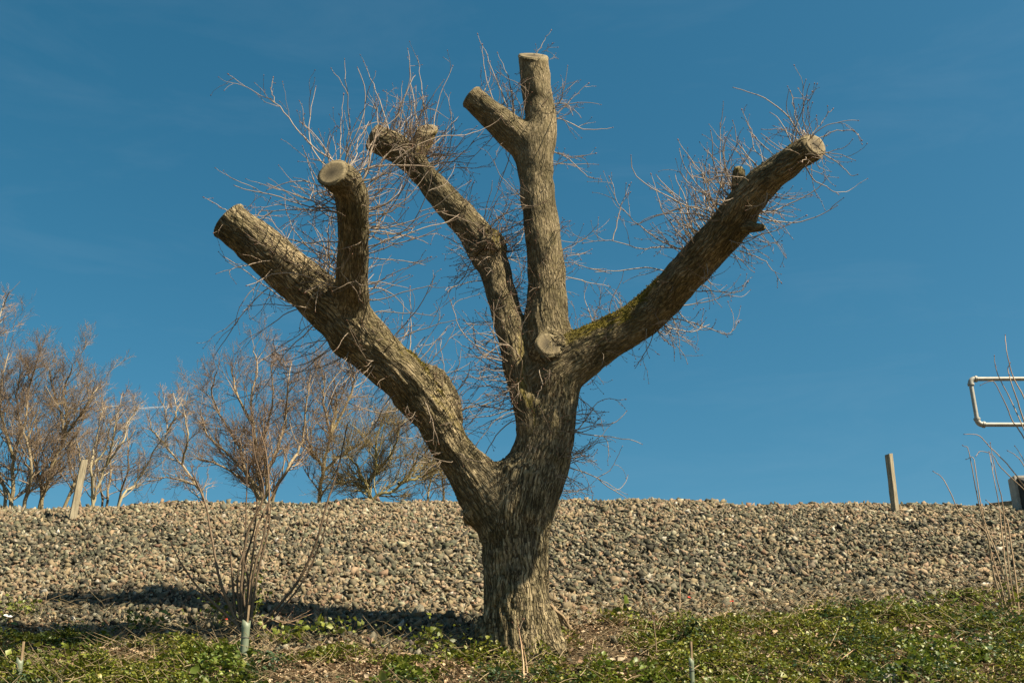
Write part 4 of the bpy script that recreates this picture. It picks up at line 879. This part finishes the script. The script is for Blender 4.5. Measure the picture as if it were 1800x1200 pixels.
chip('wood_chip', 1065, 1182, .10, .035, .012, -.3, 'pale split wood chip in the green weeds below the dark cane', 'wood chip', M['wood'], 1)
chip('wood_chip', 1298, 1132, .09, .03, .010, .2, 'bleached wood chip lying above the split green guard', 'wood chip', M['wood'], 2)
chip('wood_chip', 332, 1160, .13, .035, .014, .1, 'flat pale wood chip in the weeds below the shaded stones', 'wood chip', M['wood'], 3)
chip('wood_chip', 1130, 1140, .10, .03, .012, -.6, 'curled brown bark chip beside the dark bramble cane', 'bark chip', M['wood'], 4)
chip('wood_chip', 715, 1160, .12, .03, .012, .7, 'long straw-coloured chip in the weeds beside the trunk', 'wood chip', M['wood'], 5)
chip('plastic_scrap', 1211, 1057, .035, .028, .003, .5, 'small red plastic scrap at the edge of the ballast', 'litter', M['litter_red'], 6)
chip('plastic_scrap', 1286, 1064, .035, .02, .003, -.2, 'tiny red tag caught by the straw-coloured stem', 'litter', M['litter_red'], 7)
chip('plastic_scrap', 399, 1096, .035, .03, .003, .3, 'small red scrap under the stems of the coppiced sapling', 'litter', M['litter_red'], 8)
chip('plastic_scrap', 1733, 1032, .07, .02, .003, .2, 'white plastic scrap where ivy meets the ballast', 'litter', M['litter_white'], 9)
chip('plastic_scrap', 14, 1090, .08, .035, .003, .9, 'white crumpled scrap at the weedy edge of the stones', 'litter', M['litter_white'], 10)
chip('wood_chip', 299, 1086, .11, .022, .01, 1.4, 'pale upright splinter of wood among the stones by the sapling', 'wood chip', M['wood'], 11)

# ------------------------------------------------------------------ green cover, dead leaves and straw on the lower bank
r = np.random.default_rng(77)
def leaves(name, n, xr_, y0, ymax_off, size, cols, pw, thresh, hgt, upness, seed, mat, fold=.35, sharp=6, lobes=False, tall=None):
    r = np.random.default_rng(seed); m = n*5
    x = r.uniform(-xr_, xr_, m); y = y0+r.random(m)*(edge_y(x)+ymax_off-y0)
    de = edge_y(x)-y
    cl = fbm(x*1.5+seed, y*2.2, 0, seed, 3)+.10*np.clip((x-1.0)/2.5, -.2, 1)+.10*np.clip((-1.2-x), 0, 1)
    fade = np.clip((de+ymax_off)/(ymax_off+.30), 0, 1)*np.clip(.35+1.9*(vnoise(x*7+9, y*9, 0, seed+8)-.25), .12, 1)
    k = np.where(r.random(m) < np.clip((cl-thresh)*sharp, 0, 1)*fade)[0][:n]; x, y, cl, de = x[k], y[k], cl[k], de[k]; m = len(k)
    k2 = np.hypot(x-.06, y-8.85) > .25; x, y, cl, de = x[k2], y[k2], cl[k2], de[k2]; m = len(x)
    hh = hgt*np.clip((cl-thresh)*4, .1, 1)*(.15+2.0*vnoise(x*5, y*5, 0, seed+3)**1.6)*np.clip(.4+de*1.5, .25, 1)
    z = H(x, y)+.012+hh*r.random(m)**.8
    s_ = size*np.exp(r.normal(0, .32, m))
    az = r.uniform(0, 2*math.pi, m); tl = r.normal(upness, .45, m)
    d = np.stack([np.cos(az)*np.cos(tl), np.sin(az)*np.cos(tl), np.sin(tl)], -1); sd = np.stack([-np.sin(az), np.cos(az), np.zeros(m)], -1)
    nn = np.cross(d, sd); roll = r.normal(0, .5, m)[:, None]; sd2 = sd*np.cos(roll)+nn*np.sin(roll); nn = np.cross(d, sd2)
    p = np.stack([x, y, z], -1)
    wd = r.uniform(.30, .48, m)[:, None]*s_[:, None]; L = s_[:, None]; f_ = (fold*wd)
    V_ = np.stack([p, p+d*L*.38+sd2*wd+nn*f_, p+d*L*.75+sd2*wd*.6+nn*f_*.4-nn*L*.05, p+d*L-nn*L*.16, p+d*L*.75-sd2*wd*.6+nn*f_*.4-nn*L*.05, p+d*L*.38-sd2*wd+nn*f_, p+d*L*.45], 1)
    T0 = np.array([[0, 1, 6], [1, 2, 6], [2, 3, 6], [3, 4, 6], [4, 5, 6], [5, 0, 6]])
    T = T0[None]+(np.arange(m)*7)[:, None, None]
    ci = r.choice(len(cols), m, p=pw); c = np.array(cols)[ci]*r.uniform(.7, 1.3, (m, 1))
    me = mesh_np(name, V_.reshape(-1, 3), tris=T.reshape(-1, 3), col=np.repeat(c, 7, axis=0))
    return link(name, me, mat)
GREEN = [(.115, .138, .013), (.075, .104, .012), (.16, .17, .020), (.034, .055, .010), (.21, .195, .038)]
o = leaves('weeds', 95000, 6.0, 7.8, .10, .021, GREEN, [.34, .22, .22, .08, .14], .40, .11, .35, 501, M['leaf'])
tag(o, 'low bright green weeds and bramble leaves covering the lower bank', 'weeds', kind='stuff')
o = leaves('leafy_clumps', 14000, 6.0, 7.8, .02, .034, [(.095, .13, .015), (.07, .108, .014), (.135, .155, .024)], [.45, .3, .25], .55, .17, .5, 507, M['leaf'], sharp=9)
tag(o, 'taller yellow-green leafy clumps among the weeds', 'weeds', kind='stuff')
r9 = np.random.default_rng(9)
o = leaves('ivy', 18000, 6.0, 7.8, .14, .026, [(.028, .055, .02), (.045, .075, .028), (.06, .085, .035)], [.45, .35, .2], .57, .12, .15, 523, M['leaf'], .12)
tag(o, 'dark glossy ivy leaves spreading over the bank', 'ivy', kind='stuff')
o = leaves('leaf_litter', 34000, 6.0, 7.8, .40, .026, [(.24, .165, .10), (.33, .245, .155), (.16, .105, .065), (.40, .32, .22)], [.35, .3, .2, .15], .05, .03, .15, 541, M['litter'], .5, 2)
tag(o, 'dry brown leaf litter between the weeds', 'leaf litter', kind='stuff')
tb = Tubes(3); rd = random.Random(5)
for _ in range(9500):
    x = rd.uniform(-6, 6); ee = float(edge_y(x)); y = rd.uniform(7.6, ee+.35)
    if abs(x-.06) < .3 and abs(y-8.9) < .3: continue
    if rd.random() > .35+1.3*float(fbm(np.array([x*1.3+50]), np.array([y*1.8]), np.array([0.]), 88, 2)[0]-.35): continue
    z = float(Z0+SL*(y-Y0))
    tb_h = rd.uniform(.0, .11); az = rd.uniform(0, 6.28); L = rd.uniform(.06, .26); d = np.array([math.cos(az), math.sin(az), rd.uniform(-.1, .9)]); d /= np.linalg.norm(d)
    p = np.array([x, y, z+.03+tb_h]); up_ = np.array([0, -SL*0, 1.]); c = rd.uniform(-.5, .2)
    P = [p, p+d*L*.35+up_*c*L*.05, p+d*L*.7+up_*c*L*.25, p+d*L+up_*c*L*.6]
    for q in P: q[2] = max(q[2], float(Z0+SL*(q[1]-Y0))+.02+tb_h*.8)
    k = rd.uniform(.55, 1.25); tb.add(P, np.array([.0026, .0024, .002, .001])*rd.uniform(.6, 1.3), np.array([.36, .285, .175])*k, 3)
o = link('straw', tb.mesh('straw'), M['litter']); tag(o, 'dry straw stalks and dead grass tangled in the weeds', 'dry grass', kind='stuff')
# leafy tufts on the sapling's base and a few rooted in the stones
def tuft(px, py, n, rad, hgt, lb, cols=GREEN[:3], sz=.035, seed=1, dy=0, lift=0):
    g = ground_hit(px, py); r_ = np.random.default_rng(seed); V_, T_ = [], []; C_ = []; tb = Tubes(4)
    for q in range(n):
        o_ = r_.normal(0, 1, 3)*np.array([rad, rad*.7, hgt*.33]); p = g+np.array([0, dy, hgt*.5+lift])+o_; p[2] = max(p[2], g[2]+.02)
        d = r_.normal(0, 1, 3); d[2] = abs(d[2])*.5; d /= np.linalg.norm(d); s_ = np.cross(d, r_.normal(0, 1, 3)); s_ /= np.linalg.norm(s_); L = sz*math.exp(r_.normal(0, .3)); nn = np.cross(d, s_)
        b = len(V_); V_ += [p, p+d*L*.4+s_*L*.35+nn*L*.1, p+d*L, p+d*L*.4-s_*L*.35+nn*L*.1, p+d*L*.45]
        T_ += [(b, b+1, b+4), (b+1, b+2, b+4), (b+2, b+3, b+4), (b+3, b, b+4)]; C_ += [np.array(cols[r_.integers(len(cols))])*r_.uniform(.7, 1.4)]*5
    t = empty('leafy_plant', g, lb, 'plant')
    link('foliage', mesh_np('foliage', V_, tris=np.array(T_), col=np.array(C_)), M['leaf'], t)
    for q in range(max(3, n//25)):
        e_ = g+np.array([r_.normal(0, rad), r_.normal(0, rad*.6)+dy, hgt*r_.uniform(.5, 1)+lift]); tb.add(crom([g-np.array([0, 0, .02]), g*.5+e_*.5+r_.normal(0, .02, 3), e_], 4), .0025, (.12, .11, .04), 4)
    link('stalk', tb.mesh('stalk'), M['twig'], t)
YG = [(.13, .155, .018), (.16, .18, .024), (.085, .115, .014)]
tuft(440, 1095, 150, .055, .50, 'young yellow-green leaves climbing the stems above the tree guard', YG, .035, 1)
tuft(35, 1085, 130, .11, .16, 'small leafy green plant growing among the stones near the weedy edge', YG, .032, 2)
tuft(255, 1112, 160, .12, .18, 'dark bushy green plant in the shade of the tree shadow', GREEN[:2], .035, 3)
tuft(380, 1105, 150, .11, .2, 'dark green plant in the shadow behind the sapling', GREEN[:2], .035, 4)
tuft(1085, 1100, 120, .12, .14, 'broad-leaved green plant at the edge of the bare stones', GREEN, .045, 5)
tuft(505, 1135, 150, .12, .16, 'bright green leafy plant under the dry brambles', YG, .04, 6)
tuft(590, 1120, 130, .14, .14, 'leafy green plant just below the shaded stones beside the trunk', YG, .038, 7)
tuft(1760, 1085, 150, .16, .2, 'yellow-green leafy plant at the foot of the tall whips', YG, .038, 8)
tuft(90, 1185, 170, .15, .18, 'broad bright green plant beside the narrow tree guard', YG, .042, 9)
tuft(760, 1150, 170, .14, .2, 'bushy light green plant against the shaded side of the trunk', YG, .04, 10)

# ------------------------------------------------------------------ contrail
D_ = 9000.
ca, cb = at(235, 719, D_), at(339, 711, D_); tb = Tubes(8); P = crom([ca, ca*.6+cb*.4, cb], 6)
tb.add(P, np.linspace(9, 4, len(P)), (.85, .85, .85), 8, cap=True); P2 = P+np.array([0, 0, 34.])
m, t_, b_ = newmat('vapour', 1, 0); b_.inputs['Base Color'].default_value = (.8, .8, .8, 1); tp = N(t_, 'BsdfTransparent'); ms = N(t_, 'MixShader'); ms.inputs[0].default_value = .72
t_.links.new(b_.outputs[0], ms.inputs[1]); t_.links.new(tp.outputs[0], ms.inputs[2]); t_.links.new(ms.outputs[0], t_.nodes['Material Output'].inputs['Surface'])
me = tb.mesh('contrail'); shift(me, P[0]); o = link('contrail', me, m, loc=tuple(P[0])); tag(o, 'thin white contrail low in the sky between the bare trees', 'contrail')
print('TRIS', sum(len(o.data.polygons) for o in bpy.data.objects if o.type == 'MESH'))
